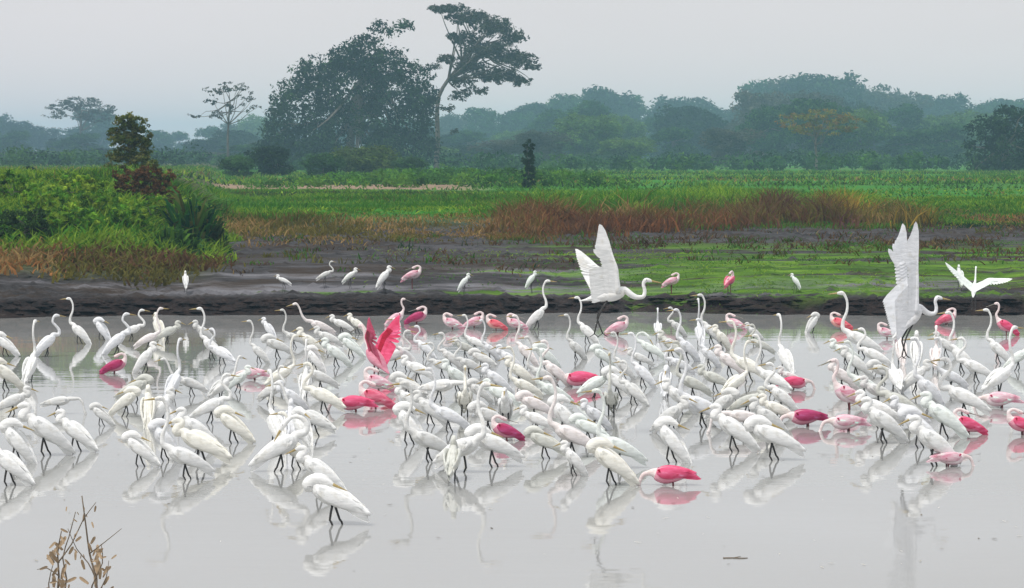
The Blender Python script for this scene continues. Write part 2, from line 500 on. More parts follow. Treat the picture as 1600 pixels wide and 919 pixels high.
def flight_wing(s_, C, u, w, arm=.30, hand=.17, prim=.37, sec=.26, a1=(.12, .30, .95), a2=(-.18, .10, 1.0), mats=(0, 0), slab=0):
    """raised open wing: arm, hand, fanned primaries, secondaries, covert rows"""
    wm = MB()
    Y = np.array([0, s_, 0.])
    def dr(a): v = u * a[0] + Y * a[1] + w * a[2]; return v / np.linalg.norm(v)
    A1, A2 = dr(a1), dr(a2)
    sh = C + .11 * u + .045 * w + Y * .05
    wr = sh + A1 * arm; tp = wr + A2 * hand
    nrm = np.cross(A1, -u) * s_
    loft(wm, [(*(sh - A1 * .03), .035, .03), (*(sh + A1 * arm * .5), .026, .018), (*wr, .022, .013), (*tp, .010, .006)], 4, 8, (lambda t: mats[0]), tuple(u))
    for j in range(19):                         # secondaries
        t = j / 18; a0 = sh + A1 * arm * t
        d = -u * 1.0 + A1 * (-.10 + .30 * t - .25 * slab)
        feather(wm, a0 + nrm * .002 * (j % 2), d, nrm, sec * (1.02 - .05 * t), .052, mats[0])
    for j in range(11):                         # primaries
        t = j / 10; a0 = wr + A2 * hand * t
        ang = t ** .8
        d = -u * (1.0 - ang * .95) * (1 - .55 * slab) + A2 * (.30 + 1.05 * ang + .6 * slab)
        feather(wm, a0 + nrm * .002 * (j % 2), d, nrm, sec + (prim - sec) * min(1, t * 1.7) * (1 - .10 * max(0, t - .8) * 5), .046 + .03 * slab, mats[0])
    for row, L in ((0, .15), (1, .09)):
        for j in range(18):
            t = j / 17
            a0 = sh + A1 * arm * min(1, t * 1.5) if t < .667 else wr + A2 * hand * (t - .667) * 3
            d = -u + A1 * (.05 + .55 * max(0, t - .55))
            feather(wm, a0 + nrm * (.006 + .004 * row), d, nrm, L, .042, mats[1] if row else mats[0])
            feather(wm, a0 - nrm * (.006 + .004 * row), d, nrm, L, .042, mats[1] if row else mats[0])
    return wm

PROTO = {}
def egret_proto(key, pose, tilt, hb=.34, fly=None):
    b, bl, wg, lg, C, u, w = egret_parts(pose, tilt, hb, 'fly' if fly else 'stand')
    if fly: wg = [flight_wing(s_, C, u, w, **fly[k]) for k, s_ in enumerate((-1, 1))]
    PROTO[key] = [('body', b.mesh('egret_body', [M['white'], M['eye']])), ('bill', bl.mesh('egret_bill', [M['billy']])),
                  ('wing', wg[0].mesh('egret_wing', [M['wingwhite']])), ('wing', wg[1].mesh('egret_wing', [M['wingwhite']])),
                  ('leg', lg[0].mesh('egret_leg', [M['legd']])), ('leg', lg[1].mesh('egret_leg', [M['legd']]))]

for pose, tilts in (('hunch', (22, 36, 50)), ('sleep', (22, 36, 50)), ('alert', (24, 44)), ('ess', (24, 40)), ('forage', (6,)), ('preen', (28,)), ('reach', (20,))):
    for t in tilts: egret_proto(f'{pose}{t}', pose, t)
egret_proto('fly_side', 'flight', 8, 0, fly=[dict(a1=(.02, .15, .95), a2=(-.22, .02, 1.0), arm=.26, hand=.16, prim=.34, sec=.31, slab=.8), dict(a1=(-.40, .45, .8), a2=(-.65, .15, .75), arm=.24, hand=.14, prim=.28)])
egret_proto('fly_up', 'flight', 40, 0, fly=[dict(a1=(.62, .10, .80), a2=(.66, -.02, .85), arm=.38, hand=.20, prim=.46, sec=.42, slab=1), dict(a1=(.55, .18, .85), a2=(.60, -.04, .85), arm=.38, hand=.20, prim=.44, sec=.42, slab=1)])
egret_proto('fly_vee', 'reach', 30, 0, fly=[dict(a1=(.1, .9, .5), a2=(-.1, 1.0, .1)), dict(a1=(.1, .7, .7), a2=(-.1, .7, .8))])

def spoon_parts(pose):
    tilt = {'tuck': 18, 'feed': -4, 'stand': 28, 'raise': 38}[pose]
    hb = {'tuck': .26, 'feed': .24, 'stand': .30, 'raise': .32}[pose]
    pts, C, u, w = body_pts(tilt, hb, 1.12)
    pts = [(C[0] + (q[0] - C[0]) * .92, q[1], C[2] + (q[2] - C[2]) * .92, q[3], q[4]) for q in pts]
    tip = np.array(pts[-1][:3])
    N = {'stand': [(.03, .05, .028), (.05, .12, .021), (.01, .20, .018), (.0, .28, .018), (.03, .325, .025), (.075, .32, .02), (.09, .315, .010)],
         'raise': [(.04, .05, .028), (.08, .10, .021), (.09, .18, .018), (.11, .25, .018), (.145, .285, .025), (.185, .275, .02), (.20, .27, .010)],
         'feed': [(.06, .0, .028), (.12, -.02, .022), (.15, -.07, .019), (.17, -.13, .019), (.185, -.16, .025), (.20, -.195, .02), (.205, -.21, .010)],
         'tuck': [(.02, .05, .030), (.02, .10, .024), (-.03, .13, .021), (-.08, .12, .021), (-.12, .10, .025), (-.16, .085, .02), (-.175, .08, .010)]}[pose]
    npts = [(*(tip + np.array([x, 0, z])), r_, r_ * 1.1) for x, z, r_ in N]
    body = MB(); nb = len(pts) - 1; tot = len(pts) + len(npts) - 1
    loft(body, pts + npts, 4, 10, lambda t: 1 if t * tot > nb - .3 else 0)
    hd = np.array(npts[-3][:3])
    for s_ in (-1, 1):
        e = hd + np.array([.0, s_ * .022, .006])
        vs = [e + .006 * np.array(v) for v in ((1, 0, 0), (-1, 0, 0), (0, 1, 0), (0, -1, 0), (0, 0, 1), (0, 0, -1))]
        body.add(vs, [(0, 2, 4), (2, 1, 4), (1, 3, 4), (3, 0, 4), (2, 0, 5), (1, 2, 5), (3, 1, 5), (0, 3, 5)], 2)
    D = {'stand': (.93, -.36), 'raise': (.85, -.5), 'feed': (.45, -.9), 'tuck': (-.95, -.28)}[pose]
    d = np.array([D[0], 0, D[1]]); d /= np.linalg.norm(d)
    b0 = np.array(npts[-2][:3]); bill = MB()
    loft(bill, [(*(b0), .015, .012), (*(b0 + d * .05), .010, .007), (*(b0 + d * .11), .010, .005), (*(b0 + d * .145), .022, .004), (*(b0 + d * .17), .024, .004), (*(b0 + d * .185), .010, .003)], 2, 8)
    wings = []
    for s_ in (-1, 1):
        if pose == 'raise':
            wings.append(flight_wing(s_, C, u, w, arm=.20, hand=.12, prim=.24, sec=.28, a1=(.50, .50, .75), a2=(.05, .35, .9), slab=.2, mats=(0, 1))); continue
        wm = MB()
        def q(a, y, b, rw, rh): v = C + a * u + b * w; return (v[0], s_ * y, v[2], rw, rh)
        loft(wm, [q(.14, .056, .034, .010, .022), q(.09, .080, .034, .018, .058), q(.0, .088, .028, .019, .070), q(-.11, .070, .020, .016, .058), q(-.21, .038, .010, .010, .034), q(-.29, .012, .0, .004, .010)], 3, 8,
             lambda t: 0)
        for j in range(7):
            a0 = C + u * (-.02 - .02 * j) + w * (.055 - .015 * j); a0[1] = s_ * (.094 - .007 * j)
            feather(wm, a0, -u + w * (-.07 - .012 * j) + np.array([0, -s_ * (.17 + .01 * j), 0]), w * .35 + np.array([0, s_, 0]), .21, .030, 0)
        for j in range(10):                    # carmine bar along the shoulder
            a0 = C + u * (.13 - .018 * j) + w * (.075 - .003 * j); a0[1] = s_ * .088
            feather(wm, a0, -u * .8 + w * -.55 + np.array([0, s_ * .08, 0]), np.array([0, s_, 0]) + .45 * w, .075, .030, 1)
        wings.append(wm)
    legs = []
    for s_ in (-1, 1):
        lm_ = MB(); hip = C - .02 * u - .05 * w
        tube(lm_, [(hip[0], s_ * .032, hip[2]), (hip[0] - .015, s_ * .036, hip[2] - .10), (hip[0] + .02 * s_, s_ * .036, -.24)], .013, .008)
        for a in (-.5, 0, .5, math.pi):
            fx = hip[0] + .02 * s_
            tube(lm_, [(fx, s_ * .036, -.235), (fx + .06 * math.cos(a), s_ * .036 + .06 * math.sin(a), -.245)], .006, .003, 4)
        legs.append(lm_)
    return body, bill, wings, legs

for pose in ('tuck', 'feed', 'stand', 'raise'):
    b, bl, wg, lg = spoon_parts(pose)
    PROTO['spoon_' + pose] = [('body', b.mesh('spoonbill_body', [M['pinkbody'], M['pinkneck'], M['eye']])), ('bill', bl.mesh('spoonbill_bill', [M['billg']])),
        ('wing', wg[0].mesh('spoonbill_wing', [M['pinkwing'], M['carmine']])), ('wing', wg[1].mesh('spoonbill_wing', [M['pinkwing'], M['carmine']])),
        ('leg', lg[0].mesh('spoonbill_leg', [M['legr']])), ('leg', lg[1].mesh('spoonbill_leg', [M['legr']]))]

TONES = {'w': (1, 1, 1), 'c': (1, .98, .91), 'g': (.86, .86, .855), 'b': (.95, .96, 1.0), 'm': (.94, .99, .965), 'p': (1, .93, .93), 'o': (.74, .745, .70),  # the olive grey tone puts shade into the plumage colour
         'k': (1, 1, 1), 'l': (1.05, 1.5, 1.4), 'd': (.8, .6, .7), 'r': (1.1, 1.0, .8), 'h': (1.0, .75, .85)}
WTONES = {'l': (1.05, 3.2, 2.3), 'd': (.6, .3, .6), 'h': (1.0, .62, .85)}
BIRDS = []
def bird(proto, px, py, heading, tone='w', sc=1.0, loc=None, bank=False, name=None, **info):
    """px, py: where the middle of the body shows in the photograph"""
    hb = .34 if not proto.startswith('spoon') else {'spoon_tuck': .26, 'spoon_feed': .24, 'spoon_stand': .30, 'spoon_raise': .32}[proto]
    if loc is None:
        if bank:
            rx, rz = ray(px, py)
            for d in np.arange(56.0, 120.0, .05):
                if CAMH + rz * d <= gz(rx * d, d) + hb * sc + .06: break
            P = Vector((rx * d, d, 0))
            loc = Vector((P.x, P.y, gz(P.x, P.y) + .06))   # toes on the mud
        else:
            sink = .125; P = at_z(px, py, (hb - sink) * sc); loc = Vector((P.x, P.y, -sink * sc))
    root = bpy.data.objects.new(name or ('spoonbill' if proto.startswith('spoon') else 'egret'), None)
    root.empty_display_size = .1
    root.location = loc; root.rotation_euler = (0, 0, R(heading)); root.scale = (sc,) * 3
    link(root)
    for nm, me in PROTO[proto]:
        c_ = link(bpy.data.objects.new(nm, me), root)
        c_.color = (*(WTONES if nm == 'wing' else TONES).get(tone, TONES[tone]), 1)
    BIRDS.append(dict(o=root, proto=proto, px=px, py=py, hd=heading % 360, tone=tone, bank=bank, **info))
    return root
# ------------------------------------------------------------------ grass (nobody could count it): blades in clumps
def blades(name, X, Y, h, w, cols, lean=.5, label=None, mat='blade', z0=None, drop=0):
    """X,Y roots; h,w arrays; cols (n,3). Three-point bent blades, two triangles and a tip."""
    n_ = len(X)
    Z = ground_z(X, Y) - .02 if z0 is None else z0
    a = rng.uniform(0, 2 * np.pi, n_)
    bx, by = np.cos(a), np.sin(a)
    l = rng.normal(0, lean, (n_, 2)) * h[:, None]
    root = np.stack([X, Y, Z], 1); side = np.stack([bx, by, np.zeros(n_)], 1) * w[:, None] * .5
    mid = root + np.stack([l[:, 0] * .35, l[:, 1] * .35, h * .6], 1)
    tip = root + np.stack([l[:, 0], l[:, 1], h * (1 - drop * np.abs(rng.normal(0, 1, n_)))], 1)
    V = np.stack([root - side, root + side, mid - side * .8, mid + side * .8, tip], 1).reshape(-1, 3)
    b = np.arange(n_)[:, None] * 5
    F = np.concatenate([b + [[0, 1, 3]], b + [[0, 3, 2]], b + [[2, 3, 4]]])
    T = np.repeat(cols, 5, 0)
    o = link(bpy.data.objects.new(name, np_mesh(name, V, F, [M[mat]], tint=T)))
    return tag(o, label, None, None, 'stuff')

def pick(cols, wts, n_, jit=.18, key=None):
    cols = np.array(cols)
    if key is None:
        idx = rng.choice(len(cols), n_, p=np.array(wts) / sum(wts))
    else:                                   # clumpy choice: neighbours share a colour
        q = np.cumsum(np.array(wts) / sum(wts))
        kk = np.clip((key + 1) / 2 + rng.normal(0, .10, n_), 0, .999)
        idx = np.searchsorted(q, kk)
        idx = np.clip(idx, 0, len(cols) - 1)
    c = cols[idx] * rng.uniform(1 - jit, 1 + jit, (n_, 1))
    return np.clip(c, 0, 1)

GREEN = (.065, .20, .018); LIME = (.20, .33, .03); OLIVE = (.14, .13, .03); STRAW = (.30, .21, .085); RUST = (.20, .088, .034)
BROWN = (.13, .07, .035); PURPLE = (.13, .06, .065); DKGREEN = (.03, .075, .025); GOLD = (.33, .24, .04); ORANGE = (.36, .17, .06)

def clumps(n_c, per, x0, x1, y0, y1, spread, shape=None):
    cx = rng.uniform(x0, x1, n_c); cy = rng.uniform(y0, y1, n_c)
    if shape is not None:
        k = shape(cx, cy); cx, cy = cx[k], cy[k]
    X = np.repeat(cx, per) + rng.normal(0, spread, len(cx) * per); Y = np.repeat(cy, per) + rng.normal(0, spread * 1.6, len(cx) * per)
    return X, Y, np.repeat(rng.uniform(.55, 1.25, len(cx)), per)

# sprouts on the algae mats, low
X_, Y_, k_ = clumps(2600, 12, -4, 22, 55.6, 73, .22, lambda x, y: (wob(x * .6, y * 3.2, .35) > -.05) & (x > -3 + rng.normal(0, 3, len(x))))
blades('mat_grass', X_, Y_, rng.uniform(.02, .07, len(X_)) * k_, np.full(len(X_), .03), pick([LIME, GREEN, DKGREEN], [5, 5, 2], len(X_), key=wob(X_, Y_ * 3, .3)), 1.2, 'thin bright green sprouts on the wet algae flats')

# clods and dried lumps strewn over the mud
n_ = 11000
cx = rng.uniform(-16, 22, n_); cy = 54.6 + 33 * rng.uniform(0, 1, n_) ** 1.1
cy[:4200] = rng.uniform(53.9, 56.2, 4200)
kk = ((cy < 56.3) | (rng.uniform(0, 1, n_) < .25 + .75 * (wob(cx, cy * 2.2, .5) > .05))) & (ground_z(cx, cy) > .02) & ~((cx < -7.5) & (cy > 58))
cx, cy = cx[kk], cy[kk]; n_ = len(cx)
r_ = rng.uniform(.03, .11, n_) * rng.uniform(.6, 1.8, n_); zc = ground_z(cx, cy)
a_ = np.arange(6) * np.pi / 3
ring = np.stack([np.cos(a_), np.sin(a_)], 1)[None] * (r_[:, None] * rng.uniform(.7, 1.3, (n_, 6)))[..., None] * np.array([1.7, 1.0])
Vr = np.concatenate([ring + np.stack([cx, cy], 1)[:, None], np.repeat((zc - .02)[:, None, None], 6, 1)], 2)
Vt = np.stack([cx + rng.normal(0, .02, n_), cy, zc + r_ * rng.uniform(.25, .6, n_)], 1)[:, None]
V = np.concatenate([Vr, Vt], 1).reshape(-1, 3); b = np.arange(n_)[:, None] * 7
F = np.concatenate([b + [[q, (q + 1) % 6, 6]] for q in range(6)])
tag(link(bpy.data.objects.new('mud_clods', np_mesh('mud_clods', V, F, [M['ground']], smooth_shade=True))), 'dark lumps of mud strewn over the flat bank', kind='stuff')

# ridge of tall dry and green grass behind the mud
def ridge(x, y):
    base = 74 + 16 * smooth(-4, 12, x) + 1.6 * wob(x, x * 0, .9)
    return (y > base - 1 + rng.exponential(1.2, len(x)) * 0 - 4 * (rng.uniform(0, 1, len(x)) < .04)) & (y < base + 24)
X_, Y_, k_ = clumps(9500, 14, -16, 23, 68, 116, .26, lambda x, y: ridge(x, y) & (x > -.112 * y - 1.2))
base_ = 74 + 16 * smooth(-4, 12, X_)
key = wob(X_, Y_, .32) * .6 + wob(X_ + 5, Y_, 1.3) * .6
front = smooth(13, 3, Y_ - base_ + 2.5 * wob(X_, Y_, .5))
n_ = len(X_)
colA = pick([GREEN, LIME, GREEN, OLIVE], [5, 3, 4, 2], n_, key=key)            # behind: green
colL = pick([OLIVE, STRAW, OLIVE, BROWN], [4, 3, 3, 2], n_, key=key)           # left front: olive and straw
colR = pick([RUST, BROWN, RUST, OLIVE, STRAW], [4, 3, 3, 3, 2], n_, key=key)  # right front: rust brown
colY = pick([GOLD, OLIVE, STRAW], [4, 2, 2], n_, key=key)
right = smooth(-2, 2, X_ + rng.normal(0, .8, n_))[:, None]
gold = (smooth(11.2, 12.4, X_) * smooth(15.2, 14.2, X_))[:, None] * .9
colM = pick([PURPLE, BROWN, OLIVE, RUST], [4, 3, 3, 1], n_, key=key)
mid_ = smooth(6.6, 8.2, X_ + rng.normal(0, .6, n_))[:, None]
colR = colR * (1 - mid_) + colM * mid_
colG = pick([LIME, GREEN, STRAW, OLIVE], [3, 4, 1, 2], n_, key=key)
gr_ = smooth(14.0, 15.0, X_ + rng.normal(0, .4, n_))[:, None]
colR = colR * (1 - gr_) + colG * gr_
cf = colL * (1 - right) + colR * right
cf = cf * (1 - gold) + colY * gold
gate = (front + rng.normal(0, .16, n_) > .45)[:, None]
col = np.where(gate, cf, colA)
far_r = smooth(14.4, 15.4, X_)
hh_ = (rng.uniform(.35, .85, n_) * k_) * (1 - .72 * far_r) * (.30 + .62 * smooth(-3, 4, X_)) * (1 + .8 * wob(X_, Y_ * .3, 1.1)) * (1 - .25 * smooth(10, 15, Y_ - base_)) * np.where(wob(X_ * 1.3, Y_ * .8, 1.0) < -.25, .5, 1.0) * (1 - .45 * smooth(8, 14, Y_ - base_) * (X_ < 0))
blades('ridge_grass', X_, Y_, hh_, rng.uniform(.03, .07, n_), col, .6, 'tall rust brown and green grass along the ridge behind the mud')

# scattered tufts creeping down over the mud
X_, Y_, k_ = clumps(3800, 14, -14, 24, 57, 92, .16, lambda x, y: (y < 76 + 16 * smooth(-4, 12, x)) & (rng.uniform(0, 1, len(x)) < smooth(55, 76, y) * (.18 + .85 * (wob(x, y * 1.5, .6) > .1))) & ~((x < -7) & (y > 57)))
n_ = len(X_)
blades('mud_tufts', X_, Y_, rng.uniform(.05, .22, n_) * k_, rng.uniform(.02, .05, n_), pick([OLIVE, GREEN, BROWN, STRAW, DKGREEN], [4, 2, 4, 1, 2], n_, key=wob(X_, Y_, .8)), .9, 'sparse olive and brown tufts creeping over the mud')

# low green and orange strips at the far right
X_, Y_, k_ = clumps(1500, 12, 14.2, 27, 89, 104, .3)
n_ = len(X_)
orange = ((Y_ < 95) & (X_ > 16.5))[:, None]
blades('strip_grass', X_, Y_, rng.uniform(.06, .20, n_) * k_, np.full(n_, .05), np.where(orange, pick([ORANGE, STRAW, BROWN], [3, 2, 2], n_), pick([LIME, GREEN], [1, 1], n_)), .5, 'short green and orange grass strips at the far right')

# open fields beyond the ridge
X_, Y_, k_ = clumps(11000, 9, -60, 60, 86, 300, .6, lambda x, y: (np.abs(x) < .24 * y + 6) & ~((y > 138) & (y < 160) & (x < -2 + 2 * wob(y, y, .3)) & (rng.uniform(0, 1, len(x)) < .85)) & (rng.uniform(0, 1, len(x)) < .35 + .65 * (wob(x * .4, y * 1.5, .15) > 0)))
n_ = len(X_)
blades('field_grass', X_, Y_, rng.uniform(.06, .20, n_) * k_ * (1 + .6 * wob(X_, Y_, .07)) * (1 + smooth(120, 220, Y_)), np.full(n_, .10), pick([GREEN, DKGREEN, LIME, GREEN, STRAW, OLIVE], [4, 3, 2, 4, 1, 1], n_, key=wob(X_ * .3, Y_, .16)) * np.where((Y_ < 135) & (X_ < 3), 1.25, 1.0)[:, None], .9, 'green meadow grass and herbs between the ridge and the trees')

X_, Y_, k_ = clumps(5200, 14, -16, 14, 84, 138, .28, lambda x, y: x > -.112 * y - .5)
n_ = len(X_)
blades('meadow_grass', X_, Y_, rng.uniform(.06, .24, n_) * k_ * (1 + .5 * wob(X_, Y_, .5)), rng.uniform(.02, .05, n_), pick([GREEN, LIME, GREEN, OLIVE, DKGREEN], [4, 3, 4, 2, 2], n_, key=wob(X_ * .5, Y_, .45)), .7, 'short bright meadow grass just behind the ridge')
# left mound: broad leafy rank growth
def mound(x, y): return (x < -.112 * y - .3 + .5 * wob(y, y, .8)) & (y > 57.8 + .8 * wob(x, x, .8) + rng.uniform(-.6, 1.2, len(x)))
X_, Y_, k_ = clumps(5200, 16, -22, -6, 56.5, 90, .20, mound)
n_ = len(X_)
key = wob(X_, Y_, .45)
col = pick([GREEN, LIME, GREEN, (.05, .11, .02), OLIVE], [5, 5, 3, 3, 1], n_, key=key)
low = (Y_ < 61.6 + rng.normal(0, .6, n_))[:, None]
colo = pick([OLIVE, BROWN, OLIVE, GREEN], [4, 2, 2, 2], n_, key=key)
colr = pick([ORANGE, STRAW, ORANGE, OLIVE], [4, 3, 2, 2], n_, key=key)
orz = low & (X_ < -10.6 + rng.normal(0, .35, n_))[:, None] 
col = np.where(low, colo, col); col = np.where(orz, colr, col)
blades('mound_grass', X_, Y_, rng.uniform(.12, .42, n_) * k_ * np.where(low[:, 0], .8, 1.0) * (1 + .4 * key), rng.uniform(.04, .09, n_), col, .75, 'rank green and orange grass covering the mound at the left')

# ------------------------------------------------------------------ shrubs and trees
def leaf_cloud(centres, radii, n_leaf, size, cols, key_cols=None, flat=1.0):
    """leaves around clump centres; returns V, F, T"""
    n_c = len(centres)
    idx = rng.integers(0, n_c, n_leaf)
    d = rng.normal(0, 1, (n_leaf, 3)); d /= np.linalg.norm(d, axis=1)[:, None]
    r_ = rng.uniform(.25, 1, (n_leaf, 1)) ** .5
    c = centres[idx] + d * r_ * radii[idx][:, None] * np.array([1, 1, flat])
    nrm = d * .6 + rng.normal(0, .7, (n_leaf, 3)) + np.array([0, 0, .5]); nrm /= np.linalg.norm(nrm, axis=1)[:, None]
    t = np.cross(nrm, rng.normal(0, 1, (n_leaf, 3))); t /= np.linalg.norm(t, axis=1)[:, None]
    s_ = np.cross(nrm, t)
    L = size * rng.uniform(.6, 1.3, (n_leaf, 1))
    a, b = t * L, s_ * L * .45
    V = np.stack([c - a, c - b * .9, c + a, c + b], 1).reshape(-1, 3)
    F = np.arange(n_leaf * 4).reshape(-1, 4)
    cc = np.array(cols)[rng.integers(0, len(cols), n_c)] * rng.uniform(.75, 1.25, (n_c, 1))
    T = np.repeat(np.clip(cc[idx] * rng.uniform(.8, 1.2, (n_leaf, 1)), 0, 1), 4, 0)
    return V, F, T

def blob_clumps(blobs, dens, rmin, rmax, shell=.45):
    """blobs: x,y,z,rx,ry,rz (local metres) -> clump centres on and near each blob's surface"""
    C, Rr = [], []
    for (x, y, z, rx, ry, rz, *q) in blobs:
        k = (q[0] if q else 1.0)
        n_ = max(3, int(dens * k * (rx * rz + ry * rz + rx * ry) ** 1.0))
        d = rng.normal(0, 1, (n_, 3)); d /= np.linalg.norm(d, axis=1)[:, None]
        r_ = rng.uniform(shell, 1.0, (n_, 1)) ** .6
        C.append(np.array([x, y, z]) + d * r_ * np.array([rx, ry, rz])); Rr.append(rng.uniform(rmin, rmax, n_) * min(1, .5 + min(rx, rz) * .3))
    return np.concatenate(C), np.concatenate(Rr)

def tree_mesh(blobs, trunk, r0, dens=1.6, rr=(.6, 1.3), leaves=26, size=.28, cols=((.05, .085, .03),), limbs=14, flat=.7, shell=.45, crown_name='crown'):
    C, Rr = blob_clumps(blobs, dens, *rr, shell)
    V, F, T = leaf_cloud(C, Rr, len(C) * leaves, size, cols, flat=flat)
    crown = np_mesh(crown_name, V, F, [M['leaf']], tint=T)
    mb = MB(); tube(mb, trunk, r0, r0 * .45, 9)
    top = np.array(trunk[-1]); pick_ = rng.choice(len(C), min(limbs, len(C)), replace=False)
    tr = np.array(trunk)
    for q in pick_:
        e = C[q]
        st = tr[min(len(tr) - 1, max(1, int(rng.integers(max(1, len(tr) - 3), len(tr)))))]
        m1 = st + (e - st) * .4 + np.array([0, 0, -.05 * np.linalg.norm(e - st)]) + rng.normal(0, .03 * np.linalg.norm(e - st), 3)
        m2 = st + (e - st) * .75 + rng.normal(0, .04 * np.linalg.norm(e - st), 3)
        tube(mb, [tuple(st), tuple(m1), tuple(m2), tuple(e)], r0 * .38, r0 * .06, 5)
    return mb.mesh('trunk', [M['bark']]), crown

def place_tree(name, meshes, x, y, rz, sc, label, cat='tree', group=None, z=None):
    root = bpy.data.objects.new(name, None); link(root)
    root.location = (x, y, gz(x, y) if z is None else z); root.rotation_euler = (0, 0, rz)
    root.scale = sc if hasattr(sc, '__len__') else (sc,) * 3
    for nm, me in meshes: link(bpy.data.objects.new(nm, me), root)
    return tag(root, label, cat, group)

def px_blobs(d, X0, z0, rows, depth=1.0):
    """rows px,py,rx,rz(pixels)[,density] -> local metres for a tree whose foot is at X0, distance d"""
    out = []
    for (px, py, rx, rz, *q) in rows:
        P_ = at_d(px, py, d); k = d / FPX
        out.append((P_.x - X0, rng.uniform(-.35, .35) * rx * k * depth, P_.z - z0, rx * k, rx * k * depth, rz * k, *q))
    return out

DK = ((.016, .044, .022), (.024, .058, .025), (.010, .028, .020), (.036, .08, .028))
MID = ((.035, .10, .03), (.055, .14, .03), (.022, .07, .03))
GREY = ((.075, .085, .06), (.055, .07, .045), (.09, .095, .07))

def hero(name, d, footpx, rows, trunk_px, r0, label, **kw):
    X0 = at_d(footpx, 270, d).x; z0 = gz(X0, d)
    bl = px_blobs(d, X0, z0, rows, kw.pop('depth', .8))
    tr = [(0, 0, -.3)]
    for (px, py) in trunk_px:
        P_ = at_d(px, py, d); tr.append((P_.x - X0, rng.normal(0, .15), P_.z - z0))
    t, c = tree_mesh(bl, tr, r0, **kw)
    return place_tree(name, [('trunk', t), ('crown', c)], X0, d, 0, 1, label, z=z0)

hero('broad_tree', 360, 545, [(465, 165, 45, 45), (440, 200, 32, 40), (500, 120, 45, 32), (545, 140, 65, 50), (610, 150, 48, 45), (640, 185, 40, 45), (470, 235, 60, 32), (545, 225, 90, 50), (625, 235, 62, 38), (545, 270, 130, 22, .8),
      (540, 85, 30, 18, .7), (575, 75, 34, 16, .7), (560, 62, 20, 8, .5), (610, 42, 34, 12, .5), (640, 36, 18, 7, .4), (590, 108, 42, 22, 1.1), (645, 118, 30, 22, .9), (620, 90, 26, 12, .6), (560, 100, 40, 20, .8), (655, 160, 30, 30), (430, 225, 30, 30)],
     [(545, 250), (548, 215), (552, 185), (560, 150), (575, 110)], .75, 'huge dark broad crowned tree rising highest on the left of centre', dens=2.3, rr=(.7, 1.5), leaves=26, size=.30, cols=DK, limbs=30)
hero('tall_tree', 370, 682, [(700, 14, 34, 7, 1.1), (735, 28, 40, 11, 1.0), (770, 42, 36, 14, 1.0), (800, 58, 24, 12, .9), (725, 60, 30, 12, .9), (760, 78, 44, 13, 1.0), (805, 92, 36, 13, 1.0), (830, 104, 14, 8, .8), (700, 92, 22, 7, .7), (675, 104, 16, 5, .6),
      (735, 104, 30, 9, .9), (775, 118, 40, 12, 1.0), (812, 126, 22, 8, .8), (722, 126, 22, 9, .8), (718, 148, 20, 9, .7), (745, 142, 20, 8, .6), (700, 168, 12, 7, .5), (708, 205, 10, 6, .4)],
     [(682, 250), (684, 215), (683, 180), (686, 150), (700, 125), (722, 98), (742, 70)], .42, 'tall slender tree with open layered crown and bare pale trunk', dens=6.5, rr=(.4, .95), leaves=20, size=.22, cols=GREY, limbs=46, flat=.65, shell=.1)
hero('feathery_tree', 380, 356, [(335, 142, 22, 7, .8), (362, 136, 26, 8, .9), (385, 150, 18, 8, .7), (330, 160, 18, 6, .6), (365, 165, 18, 7, .6), (345, 180, 22, 8, .7), (395, 170, 12, 8, .6), (305, 180, 18, 5, .5)],
     [(356, 240), (356, 215), (357, 195), (358, 175), (360, 158)], .22, 'thin feathery grey tree just left of the huge dark tree', dens=3.4, rr=(.35, .7), leaves=14, size=.20, cols=GREY, limbs=24, flat=.5, shell=.2)
hero('flat_topped_tree', 340, 1275, [(1245, 190, 34, 13, .9), (1285, 182, 44, 13, .9), (1325, 192, 28, 12, .9), (1285, 202, 56, 10, .8)],
     [(1276, 245), (1274, 228), (1276, 214), (1282, 204)], .2, 'flat topped umbrella tree with rusty olive crown on a thin trunk', dens=3.0, rr=(.4, .8), leaves=16, size=.2, cols=((.30, .24, .04), (.26, .16, .05), (.18, .20, .04)), limbs=16, flat=.5)
hero('shade_tree', 300, 1568, [(1545, 200, 32, 24), (1580, 192, 34, 26), (1605, 205, 26, 30), (1535, 235, 26, 26), (1575, 240, 44, 32), (1615, 245, 30, 30), (1560, 262, 50, 14)],
     [(1568, 250), (1568, 230), (1570, 215)], .5, 'dark rounded tree cut by the right edge of the picture', dens=2.6, rr=(.6, 1.2), leaves=26, size=.26, cols=DK)
hero('pale_tree', 620, 125, [(100, 168, 30, 7, .7), (125, 160, 34, 8, .9), (160, 170, 26, 7, .8), (85, 180, 20, 6, .6), (150, 182, 26, 9, .7)],
     [(125, 230), (126, 205), (127, 185), (128, 172)], .35, 'pale grey spreading tree standing above the far left woods', dens=2.4, rr=(.6, 1.2), leaves=12, size=.32, cols=GREY, limbs=20, flat=.5)
hero('young_tree', 92, 203, [(200, 205, 24, 18), (194, 228, 24, 22), (214, 232, 26, 24), (198, 190, 20, 12), (214, 194, 18, 14), (184, 212, 16, 14), (224, 214, 14, 14), (190, 255, 26, 22), (220, 258, 26, 22)],
     [(204, 285), (204, 260), (203, 235)], .06, 'olive green young tree rising above the left mound', dens=75, rr=(.12, .26), leaves=22, size=.06, cols=((.12, .16, .035), (.09, .14, .03), (.17, .19, .055)), limbs=14)
hero('columnar_shrub', 150, 826, [(826, 230, 8, 12), (826, 250, 11, 14), (826, 270, 12, 12), (827, 286, 11, 9)],
     [(826, 285), (826, 270), (826, 250)], .07, 'narrow dark green columnar shrub in the meadow right of the tall tree', dens=60, rr=(.12, .26), leaves=26, size=.09, cols=((.02, .05, .022), (.015, .035, .018)), limbs=6)
